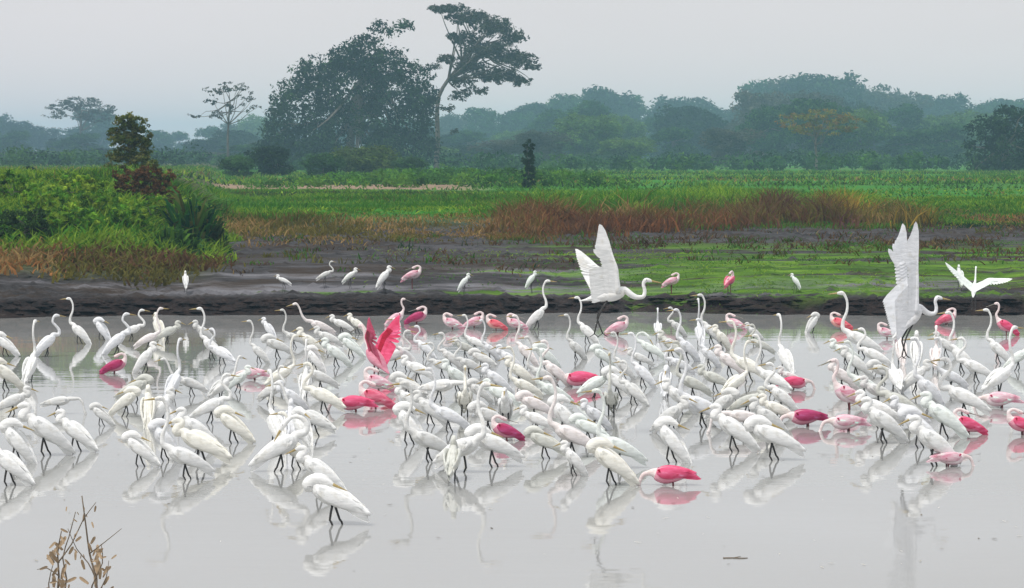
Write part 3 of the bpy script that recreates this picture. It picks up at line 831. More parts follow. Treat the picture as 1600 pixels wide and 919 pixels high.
hero('rusty_bush', 72, 220, [(205, 288, 30, 22), (235, 285, 30, 26), (252, 305, 26, 24), (215, 308, 36, 22), (190, 272, 16, 12), (258, 275, 14, 14), (230, 268, 20, 10)],
     [(220, 315), (222, 295)], .04, 'rusty brown dead bush on top of the left mound', dens=90, rr=(.08, .2), leaves=24, size=.05, cols=((.15, .07, .03), (.11, .06, .03), (.08, .075, .03), (.18, .11, .045)), limbs=22)
hero('bluish_bush', 130, 42, [(42, 268, 14, 8), (34, 276, 14, 8)], [(42, 272), (42, 268)], .05, 'small dark bluish bush behind the left mound', dens=12, rr=(.15, .3), leaves=20, size=.09, cols=((.02, .035, .04),), limbs=6)  # leaves share one dark bluish colour

# leafy bushes on the left mound
LM = ((.17, .34, .03), (.11, .29, .025), (.25, .38, .04), (.06, .16, .02))
for k, (px, py, rx, rz, d, lab) in enumerate([
        (18, 300, 34, 26, 82, 'yellow green leafy bush at the left edge of the mound'), (70, 318, 40, 26, 80, 'lime green bush second from the left edge on the mound'),
        (125, 300, 42, 26, 84, 'bright green bush in the middle of the mound'), (160, 330, 44, 26, 79, 'wide bright green bush in front of the rusty bush'),
        (108, 345, 46, 20, 76, 'low green bush spreading at the front of the mound'), (40, 352, 40, 24, 75, 'dark green low bush at the front left of the mound'),
        (235, 335, 32, 24, 80, 'green bush just below the rusty bush'), (200, 350, 40, 22, 77, 'low leafy bush sloping towards the reeds')]):
    d = 58 + (d - 74) * 1.0 + 4
    hero('leafy_bush', d, px, [(px, py - 8, rx, rz), (px - rx * .5, py + rz * .4, rx * .6, rz * .7), (px + rx * .5, py + rz * .3, rx * .6, rz * .7), (px + rnd.uniform(-10, 10), py - rz * .6, rx * .4, rz * .5)],
         [(px, py + rz * .5), (px, py)], .03, lab, dens=70, rr=(.08, .2), leaves=22, size=.055, cols=LM if k != 5 else ((.04, .09, .02), (.03, .07, .02)), limbs=14)

# clump of tall dark reeds at the right end of the mound
def reed_clump(name, px, d, height, spread, n_, cols, label):
    X0 = at_d(px, 300, d).x; z0 = gz(X0, d)
    for part in ('stalk', 'foliage'):
        k = n_ if part == 'foliage' else n_ // 5
        x = rng.normal(0, spread, k); y = rng.normal(0, spread, k)
        h_ = height * rng.uniform(.25, 1.05, k) * np.exp(-.22 * (np.hypot(x, y) / spread) ** 2)
        a = rng.uniform(0, 6.28, k); w_ = .05 if part == 'foliage' else .03
        ln = rng.normal(0, .34, (k, 2)) * h_[:, None]
        root_ = np.stack([x, y, np.full(k, -.05)], 1); s_ = np.stack([np.cos(a), np.sin(a), 0 * a], 1) * w_
        p1 = root_ + np.stack([ln[:, 0] * .2, ln[:, 1] * .2, h_ * .5], 1); p2 = root_ + np.stack([ln[:, 0] * .6, ln[:, 1] * .6, h_ * .85], 1)
        p3 = root_ + np.stack([ln[:, 0] * 1.3, ln[:, 1] * 1.3, h_ * rng.uniform(.75, 1.0, k)], 1)
        V = np.stack([root_ - s_ * .5, root_ + s_ * .5, p1 - s_, p1 + s_, p2 - s_ * .8, p2 + s_ * .8, p3], 1).reshape(-1, 3)
        b = np.arange(k)[:, None] * 7
        F = np.concatenate([b + [[0, 1, 3]], b + [[0, 3, 2]], b + [[2, 3, 5]], b + [[2, 5, 4]], b + [[4, 5, 6]]])
        T = np.repeat(np.array(cols)[rng.integers(0, len(cols), k)] * rng.uniform(.7, 1.3, (k, 1)), 7, 0)
        me = np_mesh(part, V, F, [M['blade']], tint=np.clip(T, 0, 1))
        if part == 'stalk':
            root = link(bpy.data.objects.new(name, None)); root.location = (X0, d, z0); tag(root, label, 'reeds')
        o_ = link(bpy.data.objects.new(part, me), root)
        o_['kind'] = 'stuff'
reed_clump('reed_clump', 300, 66, 1.85, .34, 300, ((.03, .13, .045), (.05, .18, .035), (.10, .22, .04), (.02, .08, .04), (.12, .14, .04)), 'tall dark green reed clump at the right end of the left mound')
reed_clump('reed_clump', 268, 63, .8, .38, 420, ((.06, .16, .03), (.10, .22, .03), (.03, .08, .02)), 'shorter bright green reed clump left of the tall dark reeds')
reed_clump('reed_clump', 328, 66, 1.1, .22, 260, ((.06, .11, .035), (.09, .12, .05)), 'thin olive reed clump right of the tall dark reeds')

# ---- the far woods: every crown that makes the skyline is a tree of its own
def variant(seed, w, h_, cols, spars=1.0):
    global rng
    keep = rng; rng = np.random.default_rng(seed)
    bl = []
    for _ in range(11):
        a = rng.uniform(0, 6.28); r_ = w * .5 * rng.uniform(.1, .68); zz = rng.uniform(.30, .86) * h_
        q = (1 - abs(zz / h_ - .58)) * w * .30
        bl.append((r_ * math.cos(a), r_ * math.sin(a), zz, q * rng.uniform(.8, 1.3), q * rng.uniform(.8, 1.3), q * rng.uniform(.55, .9)))
    bl.append((0, 0, h_ * .16, w * .42, w * .42, h_ * .14))
    t, c = tree_mesh(bl, [(0, 0, -.5), (.1, 0, h_ * .2), (0, .1, h_ * .4), (.2, 0, h_ * .6)], .035 * h_, dens=1.5 * spars, rr=(.8, 1.7), leaves=20, size=.42, cols=cols, limbs=10)
    rng = keep
    return [('trunk', t), ('crown', c)]
VARS = [variant(11, 13, 15, MID), variant(12, 15, 13, DK), variant(13, 11, 16, MID), variant(14, 16, 14, ((.08, .17, .035), (.12, .22, .04))), variant(15, 12, 14, DK), variant(16, 14, 16, GREY, .8)]
SKY = [(-80, 178), (0, 188), (60, 192), (110, 205), (150, 168), (185, 185), (230, 196), (260, 210), (300, 195), (420, 190), (560, 200), (700, 178), (760, 168), (830, 176), (880, 150), (950, 145), (985, 162), (1040, 156), (1085, 158), (1140, 170),
       (1165, 178), (1182, 122), (1230, 120), (1290, 126), (1340, 136), (1400, 148), (1470, 156), (1540, 162), (1620, 162), (1700, 170)]
sky_x, sky_y = zip(*SKY)
def skyline(px): return float(np.interp(px, sky_x, sky_y))
woods = []
HUE = 0
for row, (d, step, drop, jit) in enumerate([(900, 44, 0, 7), (640, 56, 24, 12), (480, 70, 44, 14)]):
    px = -90 + row * 20
    while px < 1700:
        x_ = px + rnd.uniform(-10, 10); dd = d * rnd.uniform(.93, 1.07)
        top = skyline(x_) + drop + rnd.uniform(-jit, jit) * (1 if row else .6)
        top = min(top, 238)
        P_ = at_d(x_, top, dd); z0 = gz(P_.x, dd)
        k = rnd.randrange(6); H_ = P_.z - z0
        base_h = (15, 13, 16, 14, 14, 16)[k]
        s_ = H_ / (base_h * .97)
        wd = s_ * rnd.uniform(.95, 1.3) if row == 0 else max(s_, .8) * rnd.uniform(.9, 1.2)
        woods.append((x_, row, P_.x, dd, z0, k, s_, wd, top))
        px += step * rnd.uniform(.8, 1.2)
# sub-labels by what the tree rises beside
WL = [(40, 'the far left edge'), (140, 'the pale spreading tree'), (203, 'the olive young tree'), (356, 'the thin feathery tree'), (545, 'the huge dark tree'), (690, 'the tall slender tree'), (826, 'the columnar shrub'),
      (950, 'the middle skyline rise'), (1080, 'the middle skyline dip'), (1190, 'the skyline step'), (1285, 'the flat topped tree'), (1420, 'the sloping right skyline'), (1560, 'the dark right edge tree')]
VN = ['mid green round', 'dark low', 'narrow mid green', 'light green broad', 'dark round', 'greyish open']
bk = {}
for w_ in woods:
    k = min(range(len(WL)), key=lambda q: abs(WL[q][0] - w_[0]))
    pos_ = 'left of' if w_[0] < WL[k][0] else 'right of'
    bk.setdefault((VN[w_[5]], w_[1], pos_, k), []).append(w_)
for (vn, row, pos_, k), L in bk.items():
    L.sort(key=lambda q: abs(q[0] - WL[k][0]))
    for j, (x_, row, wx_, dd, z0, kk, s_, wd, top) in enumerate(L):
        pre = '' if len(L) == 1 else ['nearer ', 'farther ', 'farthest '][min(j, 2)]
        lab = f"{pre}{vn} tree in the {['rear', 'middle', 'front'][row]} woods {pos_} {WL[k][1]}"
        place_tree('woodland_tree', VARS[kk], wx_, dd, rnd.uniform(0, 6.28), (wd, wd, s_), lab, group='trees of the far woods', z=z0)

# scrub at the foot of the woods and across the meadow: one mass
n_ = 900
sx_ = rng.uniform(-150, 150, n_); sy_ = rng.uniform(300, 430, n_)
k = np.abs(sx_) < .26 * sy_ + 10; sx_, sy_ = sx_[k], sy_[k]
C = np.stack([sx_, sy_, ground_z(sx_, sy_) + rng.uniform(.3, 1.6, len(sx_))], 1)
V, F, T = leaf_cloud(C, rng.uniform(.8, 2.2, len(C)), len(C) * 60, .32, ((.04, .11, .03), (.03, .09, .035), (.06, .15, .03), (.02, .06, .03)), flat=.7)
tag(link(bpy.data.objects.new('scrub', np_mesh('scrub', V, F, [M['leaf']], tint=T))), 'low blue green scrub at the foot of the far woods', kind='stuff')
n_ = 260
sx_ = rng.uniform(-9, 5, n_) * 1.6 - 1; sy_ = rng.uniform(150, 230, n_)
C = np.stack([sx_, sy_, ground_z(sx_, sy_) + rng.uniform(.0, .7, n_) * smooth(14, 4, np.abs(sx_ + 3))], 1)
V, F, T = leaf_cloud(C, rng.uniform(.4, .9, n_), n_ * 90, .14, ((.08, .21, .025), (.05, .14, .025), (.12, .26, .03)), flat=.6)
tag(link(bpy.data.objects.new('hedge_scrub', np_mesh('hedge_scrub', V, F, [M['leaf']], tint=T))), 'bright green weeds swelling up before the tall slender tree', kind='stuff')

# shrubs dotted over the meadow
SH = [variant(21, 10.0, 7.0, ((.05, .13, .03), (.04, .10, .03))), variant(22, 12.0, 6.5, ((.08, .14, .03), (.10, .15, .04))), variant(23, 9.0, 8.0, DK)]
SHN = ['round green', 'low olive', 'dark']
for k, (px, d, v, sc_, w_) in enumerate([(640, 240, 0, .9, 'left of the tall slender tree'), (430, 235, 2, 1.4, 'under the left side of the huge dark tree'), (505, 230, 0, 1.1, 'under the middle of the huge dark tree'), (575, 245, 1, 1.5, 'under the right side of the huge dark tree'), (372, 220, 0, 1.0, 'right of the left mound in the meadow')]):
    P_ = at_d(px, 275, d)
    place_tree('meadow_shrub', SH[v], P_.x, d, rnd.uniform(0, 6.28), (sc_ * .34, sc_ * .34, sc_ * .25), f'{SHN[v]} shrub in the meadow {w_}', 'shrub', 'shrubs in the meadow')

# dead weed in the near left corner, and a floating twig
root = link(bpy.data.objects.new('dead_weed', None)); root.location = at_z(112, 940, 0); root.location.z = -.02
tag(root, 'withered brown weed with curled leaves in the near left corner', 'weed')
k = root.location.y / FPX
def wl_(px, py, dy=0): P_ = at_d(px, py, root.location.y + dy); return tuple(P_ - root.location)
for (pts, r_) in [([(88, 945), (92, 900), (90, 865), (96, 830)], .010), ([(152, 945), (150, 905), (140, 865), (134, 820), (128, 775)], .011), ([(90, 880), (112, 850), (130, 812), (150, 785)], .007),
                  ([(150, 905), (138, 880), (120, 858), (106, 826)], .006), ([(92, 900), (74, 888), (58, 890)], .006), ([(140, 865), (160, 850), (190, 826)], .006), ([(96, 945), (104, 905), (98, 872), (108, 838), (118, 800)], .008), ([(140, 945), (144, 915), (160, 880), (158, 850)], .008), ([(80, 945), (76, 912), (84, 878)], .007), ([(152, 930), (166, 902), (170, 876)], .006)]:
    mb = MB(); tube(mb, [wl_(x, y, rnd.uniform(-.05, .05)) for x, y in pts], r_, r_ * .4, 6)
    link(bpy.data.objects.new('stem', mb.mesh('stem', [M['twig']])), root)
for (px, py, L, a) in [(86, 862, .12, 70), (92, 880, .13, 110), (82, 900, .10, 60), (96, 905, .11, 95), (148, 878, .12, 80), (154, 892, .11, 100), (142, 850, .09, 60), (150, 918, .12, 85), (84, 918, .12, 100), (118, 846, .08, 40), (130, 815, .07, 70), (106, 832, .07, 130), (62, 890, .08, 10), (148, 800, .06, 60), (100, 850, .07, 120), (156, 905, .1, 70)] + [(rnd.gauss(92, 12), rnd.uniform(845, 925), rnd.uniform(.05, .11), rnd.uniform(30, 150)) for _ in range(22)] + [(rnd.gauss(152, 10), rnd.uniform(855, 925), rnd.uniform(.05, .11), rnd.uniform(30, 150)) for _ in range(20)] + [(rnd.uniform(100, 150), rnd.uniform(790, 880), rnd.uniform(.03, .06), rnd.uniform(30, 150)) for _ in range(14)]:
    mb = MB(); p0 = wl_(px, py, rnd.uniform(-.04, .04)); aa = R(a + rnd.uniform(-20, 20)); d_ = (math.cos(aa), rnd.uniform(-.6, .6), math.sin(aa))
    for ss in (0, 1):
        feather(mb, p0, d_, (rnd.uniform(-.5, .5), -1, .3 - .6 * ss), L * .95, L * .26)
    link(bpy.data.objects.new('leaf', mb.mesh('leaf', [M['dryleaf']])), root)
mb = MB(); P_ = at_z(1150, 872, .004)
tube(mb, [(-.11, 0, .0), (-.03, .01, .0), (.04, -.01, .001), (.10, .01, -.002)], .006, .004, 6)
tube(mb, [(-.02, .0, .0), (.05, .09, .002)], .005, .002, 5)
o = link(bpy.data.objects.new('floating_twig', mb.mesh('floating_twig', [M['twig']]))); o.location = P_
tag(o, 'small dark twig floating alone on the open water at lower right', 'twig')
# ------------------------------------------------------------------ the flock
h1, h2, h3, a1, a2, s1, s2, fo, pr, re_ = 'hunch22', 'hunch36', 'hunch50', 'alert24', 'alert44', 'ess24', 'ess40', 'forage6', 'preen28', 'reach20'
DATA = [
 # rear rank along the far edge, left
 (8, 538, h2, 175, 'w', 1), (8, 585, h2, 180, 'c', 1.05), (47, 573, a2, 62, 'w', 1.08), (73, 537, s2, 14, 'b', .95), (124, 520, a2, 178, 'w', .97),
 (159, 515, h3, 172, 'b', .9), (182, 534, s2, 22, 'b', .95), (206, 517, s1, 8, 'w', .85), (232, 530, a1, 25, 'p', .85),
 (248, 512, h3, 110, 'c', .95), (226, 562, h3, 12, 'w', 1.0), (262, 520, h1, 15, 'o', .9), (271, 600, a2, 60, 'b', .9),
 (331, 543, a2, 186, 'w', .95), (318, 520, h2, 200, 'g', .85), (346, 552, s1, 160, 'b', .9), (405, 552, a2, 172, 'g', .8), (420, 515, h3, 165, 'b', .75),
 (432, 540, h1, 190, 'g', .95), (459, 528, a1, 192, 'g', .85), (500, 510, re_, 178, 'p', .95), (485, 535, h2, 185, 'c', .95), (512, 528, h1, 170, 'g', .9),
 (533, 507, h1, 188, 'w', .8), (558, 507, h2, 182, 'c', .75), (492, 562, h3, 175, 'w', .9), (525, 553, h2, 186, 'm', .95), (548, 540, h2, 180, 'm', .9),
 # left flank, middle and front ranks
 (20, 628, h1, 20, 'g', .85), (27, 692, h3, 170, 'w', 1.0), (14, 725, h2, 178, 'w', .95), (70, 674, h2, 183, 'w', 1.2), (118, 676, h2, 180, 'w', .95),
 (158, 648, h2, 178, 'g', .7), (92, 628, fo, 12, 'g', .8), (196, 628, h2, 10, 'c', .9), (231, 640, h3, 100, 'c', .95), (252, 640, h3, 168, 'w', 1.0),
 (212, 606, h1, 16, 'o', .9), (218, 702, h2, 182, 'w', .92), (258, 690, h3, 176, 'b', .95), (289, 716, h2, 184, 'w', 1.0), (312, 692, h1, 176, 'c', 1.15), (308, 672, h2, 178, 'w', 1.0),
 (364, 664, h2, 184, 'c', 1.0), (330, 636, s1, 10, 'w', 1.0), (345, 605, h1, 20, 'g', .85), (298, 600, h2, 185, 'g', .8), (372, 594, h2, 176, 'm', .8),
 (432, 668, a2, 105, 'w', 1.0), (455, 660, h3, 82, 'b', 1.0), (472, 668, h3, 120, 'w', .95), (438, 700, pr, 8, 'w', 1.1), (462, 706, h1, 172, 'c', .95), (489, 655, h3, 165, 'g', .95),
 (505, 620, h2, 180, 'c', 1.0), (476, 598, a2, 95, 'w', .85), (440, 586, h2, 170, 'c', .9), (424, 612, h3, 160, 'g', .85), (456, 622, h2, 190, 'b', .85), (500, 590, h1, 184, 'g', .9),
 (500, 738, h2, 181, 'w', .98), (521, 778, h1, 183, 'w', 1.08),
 # centre
 (637, 560, a2, 176, 'w', .95), (652, 577, h1, 178, 'w', .95), (618, 556, h2, 190, 'g', .85), (688, 604, h2, 181, 'w', 1.0), (636, 602, h1, 170, 'g', .95), (640, 626, h2, 186, 'w', .9),
 (640, 664, h3, 180, 'w', 1.15), (668, 690, h1, 182, 'g', 1.0), (722, 702, h2, 178, 'w', 1.2), (706, 718, h1, 176, 'o', 1.05), (768, 694, h1, 184, 'w', 1.15), (672, 640, h2, 183, 'g', 1.0),
 (700, 650, h2, 178, 'b', .95), (726, 625, h2, 184, 'c', .95), (748, 612, h2, 174, 'g', .85), (790, 638, h2, 180, 'w', 1.08), (762, 650, h1, 188, 'g', .95), (776, 594, h2, 179, 'b', 1.0),
 (732, 570, h2, 186, 'g', .9), (704, 560, h1, 170, 'g', .8), (742, 535, h2, 176, 'w', .8), (726, 543, h1, 200, 'o', .85), (766, 548, a2, 184, 'b', .8), (796, 562, h2, 178, 'b', .9), (812, 582, h2, 182, 'c', .9),
 (752, 560, h1, 182, 'g', .85), (690, 572, s1, 176, 'g', .8), (664, 545, h2, 184, 'b', .75), (714, 588, h2, 180, 'm', .9), (782, 616, h1, 178, 'm', .95), (820, 604, h2, 184, 'c', .9), (834, 632, h1, 176, 'p', .95), (838, 656, h1, 182, 'w', .8),
 (838, 496, a2, 2, 'w', 1.05), (822, 552, a2, 178, 'p', .85), (852, 556, h2, 182, 'm', 1.0), (868, 582, h2, 176, 'p', .9), (845, 585, h1, 186, 'g', .9), (864, 612, h2, 178, 'm', .95),
 (882, 652, h3, 178, 'w', 1.1), (893, 682, h2, 182, 'p', 1.05), (850, 690, h1, 170, 'o', .95), (918, 668, h1, 188, 'm', .9), (897, 720, h3, 176, 'w', .8), (930, 650, h2, 184, 'b', .9),
 (968, 700, h1, 182, 'm', 1.05), (954, 722, h2, 180, 'c', 1.15), (918, 520, a2, 168, 'w', 1.0), (900, 545, h1, 186, 'g', .85), (940, 556, h2, 178, 'm', .9), (930, 600, h1, 15, 'm', .85),
 (965, 598, h2, 184, 'w', .95), (975, 575, h1, 176, 'g', .85), (955, 625, h1, 170, 'o', .95), (990, 612, h3, 175, 'g', .85), (1005, 585, h2, 182, 'b', .9), (1016, 545, h1, 182, 'm', .85), (1000, 560, h1, 190, 'g', .8),
 (1028, 513, h3, 96, 'b', .85), (1058, 512, h1, 184, 'g', .85), (1048, 540, h2, 178, 'o', .9), (1074, 545, h1, 186, 'b', .9), (1062, 570, h2, 176, 'b', .9), (1040, 596, h2, 184, 'b', .95),
 (1062, 622, h2, 180, 'w', 1.05), (1096, 636, h2, 178, 'b', 1.15), (1082, 600, h1, 186, 'o', .9), (1050, 690, h3, 172, 'w', 1.05), (1048, 650, h2, 184, 'g', .95), (1094, 522, a2, 96, 'b', .85), (1112, 520, a2, 172, 'g', 1.0),
 (1128, 530, h3, 180, 'c', .95), (1108, 556, h2, 178, 'b', .9), (1140, 566, h2, 186, 'p', .95), (1116, 592, h1, 176, 'o', .9), (1168, 572, h3, 170, 'c', 1.15), (1150, 598, h1, 184, 'c', .95),
 (1146, 672, h2, 182, 'w', 1.15), (1130, 632, h2, 176, 'g', .95), (1168, 628, h1, 184, 'o', .95), (1160, 652, h2, 178, 'p', .95), (1206, 682, h1, 180, 'w', 1.15), (1200, 655, h2, 186, 'g', 1.05), (1190, 540, h1, 178, 'o', .8), (1178, 520, h2, 190, 'g', .75),
 # right
 (1206, 592, h3, 165, 'w', 1.0), (1227, 560, a2, 120, 'w', 1.0), (1222, 622, h2, 178, 'w', 1.0), (1214, 640, h1, 184, 'c', .95), (1270, 505, h3, 16, 'g', .8), (1236, 590, h1, 174, 'g', .8),
 (1344, 532, h3, 178, 'w', 1.2), (1366, 556, h2, 181, 'w', 1.05), (1338, 568, h2, 186, 'g', 1.0), (1320, 550, h1, 176, 'm', .9), (1316, 588, h2, 180, 'p', .95), (1350, 600, h2, 178, 'm', 1.0), (1372, 612, h1, 184, 'g', .95),
 (1408, 548, h3, 100, 'p', 1.0), (1432, 550, h3, 92, 'w', 1.05), (1462, 556, h3, 86, 'p', .95), (1400, 590, h2, 182, 'w', 1.0), (1378, 580, h1, 178, 'g', .9), (1430, 590, h2, 12, 'g', .95), (1450, 610, h2, 184, 'b', 1.0),
 (1380, 660, h2, 180, 'w', 1.15), (1372, 640, h1, 184, 'w', 1.0), (1404, 628, h2, 176, 'o', .95), (1420, 645, h1, 186, 'b', .95), (1458, 692, h2, 182, 'w', 1.2), (1436, 668, h2, 178, 'b', 1.05), (1474, 652, h2, 181, 'm', 1.2), (1506, 622, h2, 180, 'w', 1.1),
 (1503, 560, a2, 168, 'w', 1.05), (1524, 575, h2, 178, 'w', .95), (1486, 590, h1, 184, 'b', .95), (1478, 540, h2, 176, 'g', .85), (1560, 548, a2, 176, 'w', 1.0), (1562, 590, h1, 20, 'w', 1.1), (1590, 560, h2, 182, 'm', .9),
]
for i, (x, y, p_, hd, tn, sc_) in enumerate(DATA):
    # a bird's back as seen is a little above its centre; small natural differences of heading
    q_ = rnd.random()
    if p_.startswith('hunch') and i > 28 and (x, y) not in ((521, 778), (70, 674), (768, 694), (640, 664), (364, 664)):
        back = y < 630
        if q_ < (.46 if back else .22): p_ = rnd.choice(['alert24', 'alert44', 'ess24', 'ess40', 'ess24', 'alert24'])
        elif q_ < (.51 if back else .30): p_ = rnd.choice(['preen28', 'reach20', 'forage6'])
        t_ = rnd.random()
        if t_ < .13: hd = rnd.uniform(-35, 35)
        elif t_ < .20: hd = rnd.choice([90, 270]) + rnd.uniform(-40, 40)
    if p_.startswith('hunch') and rnd.random() < .40: p_ = p_.replace('hunch', 'sleep')
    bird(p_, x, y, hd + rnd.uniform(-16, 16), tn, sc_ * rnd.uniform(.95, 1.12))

SPOON = [
 (588, 560, 'raise', 140, 'h', 1.22, 'deep pink spoonbill with raised open wings in the dense left centre'),
 (652, 496, 'tuck', 12, 'd', 1.0, 'mauve spoonbill behind the one raising its wings, against the dark bank'),
 (618, 498, 'stand', 15, 'l', .9, 'pale lilac spoonbill with lifted head behind the spoonbill raising its wings'),
 (590, 598, 'tuck', 182, 'l', 1.0, 'pale pink backed spoonbill just below the spoonbill raising its wings'),
 (552, 630, 'feed', 176, 'h', 1.0, 'deep pink spoonbill with lowered bill at the left of the lower pink pair'),
 (585, 622, 'tuck', 178, 'k', 1.05, 'rose spoonbill at the right of the lower pink pair beside open water'),
 (706, 505, 'tuck', 170, 'l', .9, 'first and leftmost of the pale spoonbills resting in a row before the far bank'),
 (742, 503, 'tuck', 10, 'l', .9, 'second from left of the pale spoonbills resting in a row before the far bank'),
 (774, 507, 'tuck', 182, 'r', .9, 'peach tinted spoonbill, third in the resting row before the far bank'),
 (806, 506, 'tuck', 175, 'l', .9, 'last of the pale spoonbills in the resting row, left of the tall upright egret'),
 (906, 592, 'feed', 168, 'h', 1.1, 'bright crimson spoonbill stooping alone among white egrets in the centre'),
 (966, 512, 'tuck', 14, 'l', 1.0, 'pale pink spoonbill resting below the flying egret that faces right'),
 (790, 674, 'tuck', 184, 'd', .85, 'dusky crimson spoonbill half hidden above the white egret in the front row'),
 (1047, 742, 'feed', 176, 'h', .95, 'magenta spoonbill feeding alone nearest the viewer in open water'),
 (1148, 506, 'tuck', 168, 'l', .9, 'pale pink spoonbill resting in front of the dark bank right of centre'),
 (1242, 598, 'feed', 15, 'h', .9, 'crimson spoonbill standing behind the darker red one at right of centre'),
 (1258, 652, 'feed', 186, 'd', 1.0, 'darkest red spoonbill bending low at the right end of the centre crowd'),
 (1312, 505, 'tuck', 172, 'r', .95, 'salmon orange spoonbill resting just before the dark bank'),
 (1326, 618, 'stand', 182, 'l', 1.1, 'pale pink spoonbill with its bill stretched out to the left'),
 (1322, 660, 'feed', 184, 'l', .95, 'pale pink spoonbill probing in the front, left of a sloping white egret'),
 (1385, 520, 'tuck', 176, 'l', .85, 'pale spoonbill just left of the egret rising with vertical wings'),
 (1480, 498, 'tuck', 12, 'k', .95, 'rose spoonbill just right of the egret rising with vertical wings'),
 (1512, 664, 'tuck', 178, 'h', .9, 'magenta spoonbill at the front right between two sloping white egrets'),
 (1484, 716, 'feed', 10, 'l', .8, 'pale spoonbill with reddish legs bending at the front right corner of the flock'),
 (1572, 510, 'stand', 170, 'h', 1.0, 'dark rose spoonbill at the far right before the bank'),
 (1562, 624, 'feed', 174, 'l', 1.0, 'pale pink spoonbill with lowered bill below the right edge egrets'),
 (1596, 664, 'tuck', 182, 'h', .9, 'red spoonbill cut by the right edge of the picture'),
 (180, 572, 'tuck', 16, 'd', .9, 'dusky mauve spoonbill half hidden in the left rear of the flock'),
 (395, 584, 'feed', 172, 'l', .85, 'pale mauve spoonbill stooping in the open gap left of centre'),
]
for (x, y, p_, hd, tn, sc_, lab) in SPOON:
    bird('spoon_' + p_, x, y, hd, tn, sc_, label=lab)

# birds resting on the mud beyond the water
BANK = [
 ('hunch50', 290, 445, 100, 'w', .72, 'small white egret alone on the grey mud at the left'),
 ('hunch22', 443, 462, 175, 'w', .62, 'white egret crouched low at the very lip of the dark bank'),
 ('ess24', 508, 430, 8, 'g', .70, 'slim greyish egret on the mud, leftmost of the three near centre'),
 ('hunch36', 547, 432, 12, 'w', .72, 'white egret on the mud, middle one of the three near centre'),
 ('hunch50', 600, 438, 22, 'w', .9, 'larger white egret on the mud, right of the three near centre'),
 ('spoon_tuck', 645, 430, 10, 'l', .95, 'pale pink spoonbill dozing on the mud behind the flock'),
 ('hunch50', 725, 456, 14, 'm', .72, 'small white egret on green edged mud left of centre'),
 ('hunch50', 830, 438, 24, 'm', .70, 'small pale egret on the green bank left of the flying egret'),
 ('spoon_tuck', 1050, 440, 12, 'l', .85, 'pale peach spoonbill dozing on the green bank right of the flying egret'),
 ('spoon_tuck', 1140, 440, 60, 'k', .95, 'bright rose spoonbill on the green bank right of centre'),
 ('hunch50', 1243, 440, 150, 'm', .62, 'tiny pale egret on the green bank far right of centre'),
 ('hunch50', 1500, 432, 95, 'm', .85, 'pale egret standing on the bank left of the small flapping egret'),
]
for (p_, x, y, hd, tn, sc_, lab) in BANK:
    bird(p_, x, y, hd, tn, sc_, bank=True, label=lab)

# in the air
P = at_d(950, 462, 31.0)
bird('fly_side', 950, 462, 4, 'w', 1.12, loc=P, name='flying_egret', label='large white egret flying to the right with wings raised and legs dangling')
P = at_d(1422, 500, 33.0)
bird('fly_up', 1424, 500, 20, 'b', 1.12, loc=P, name='flying_egret', label='white egret rising with both wings held straight up, seen from behind')
P = at_d(1522, 452, 45.0)
bird('fly_vee', 1522, 478, 75, 'm', .8, loc=P, name='flying_egret', label='small pale egret flapping over the water edge at far right')

# labels: look of the bird and where it stands relative to a bird or thing that can be found
LAND = [(588, 560, 'the spoonbill raising its wings'), (950, 430, 'the large flying egret'), (1422, 440, 'the egret with vertical wings'),
        (1047, 742, 'the lone magenta spoonbill'), (521, 778, 'the foremost white egret'), (906, 592, 'the central crimson spoonbill'),
        (1258, 652, 'the darkest red spoonbill'), (1512, 664, 'the front right spoonbill'), (838, 496, 'the tall upright egret'),
        (70, 674, 'the big lower left egret'), (124, 520, 'the tall left rear egret'), (768, 694, 'the dusky spoonbill in front'),
        (364, 664, 'the creamy egret at the left gap'), (1326, 618, 'the bill stretching pale spoonbill'), (640, 664, 'the egret beside open water'),
        (1227, 560, 'the slim straight necked egret')]
SPECIAL = {(521, 778): 'foremost white egret, hunched low in open water with its mirror image below',
           (838, 496): 'tall upright white egret with stretched neck facing right before the far bank',
           (70, 674): 'big white egret sloping down to the right at lower left of the flock',
           (124, 520): 'tall necked white egret facing left at the left rear of the flock',
           (768, 694): 'white egret in the centre front row with a dusky spoonbill behind its back',
           (364, 664): 'creamy egret with dark legs at the front beside the gap left of centre',
           (640, 664): 'steeply sloping white egret at the front row beside the open water left of centre',
           (1227, 560): 'slim white egret with straight upright neck in the gap right of centre'}
LOOK = {'hunch22': 'hunched low', 'hunch36': 'hunched', 'hunch50': 'steep hunched', 'sleep22': 'low sleeping', 'sleep36': 'sleeping', 'sleep50': 'steep sleeping', 'alert24': 'long necked', 'alert44': 'long necked', 'ess24': 'curved neck', 'ess40': 'curved neck',
        'forage6': 'stooping', 'preen28': 'preening', 'reach20': 'forward stretching'}
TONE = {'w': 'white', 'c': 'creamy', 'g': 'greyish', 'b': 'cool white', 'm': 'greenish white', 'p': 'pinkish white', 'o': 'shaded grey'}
ORD = ['', 'second ', 'third ', 'fourth ', 'fifth ', 'sixth ', 'seventh ', 'eighth ']
buckets = {}
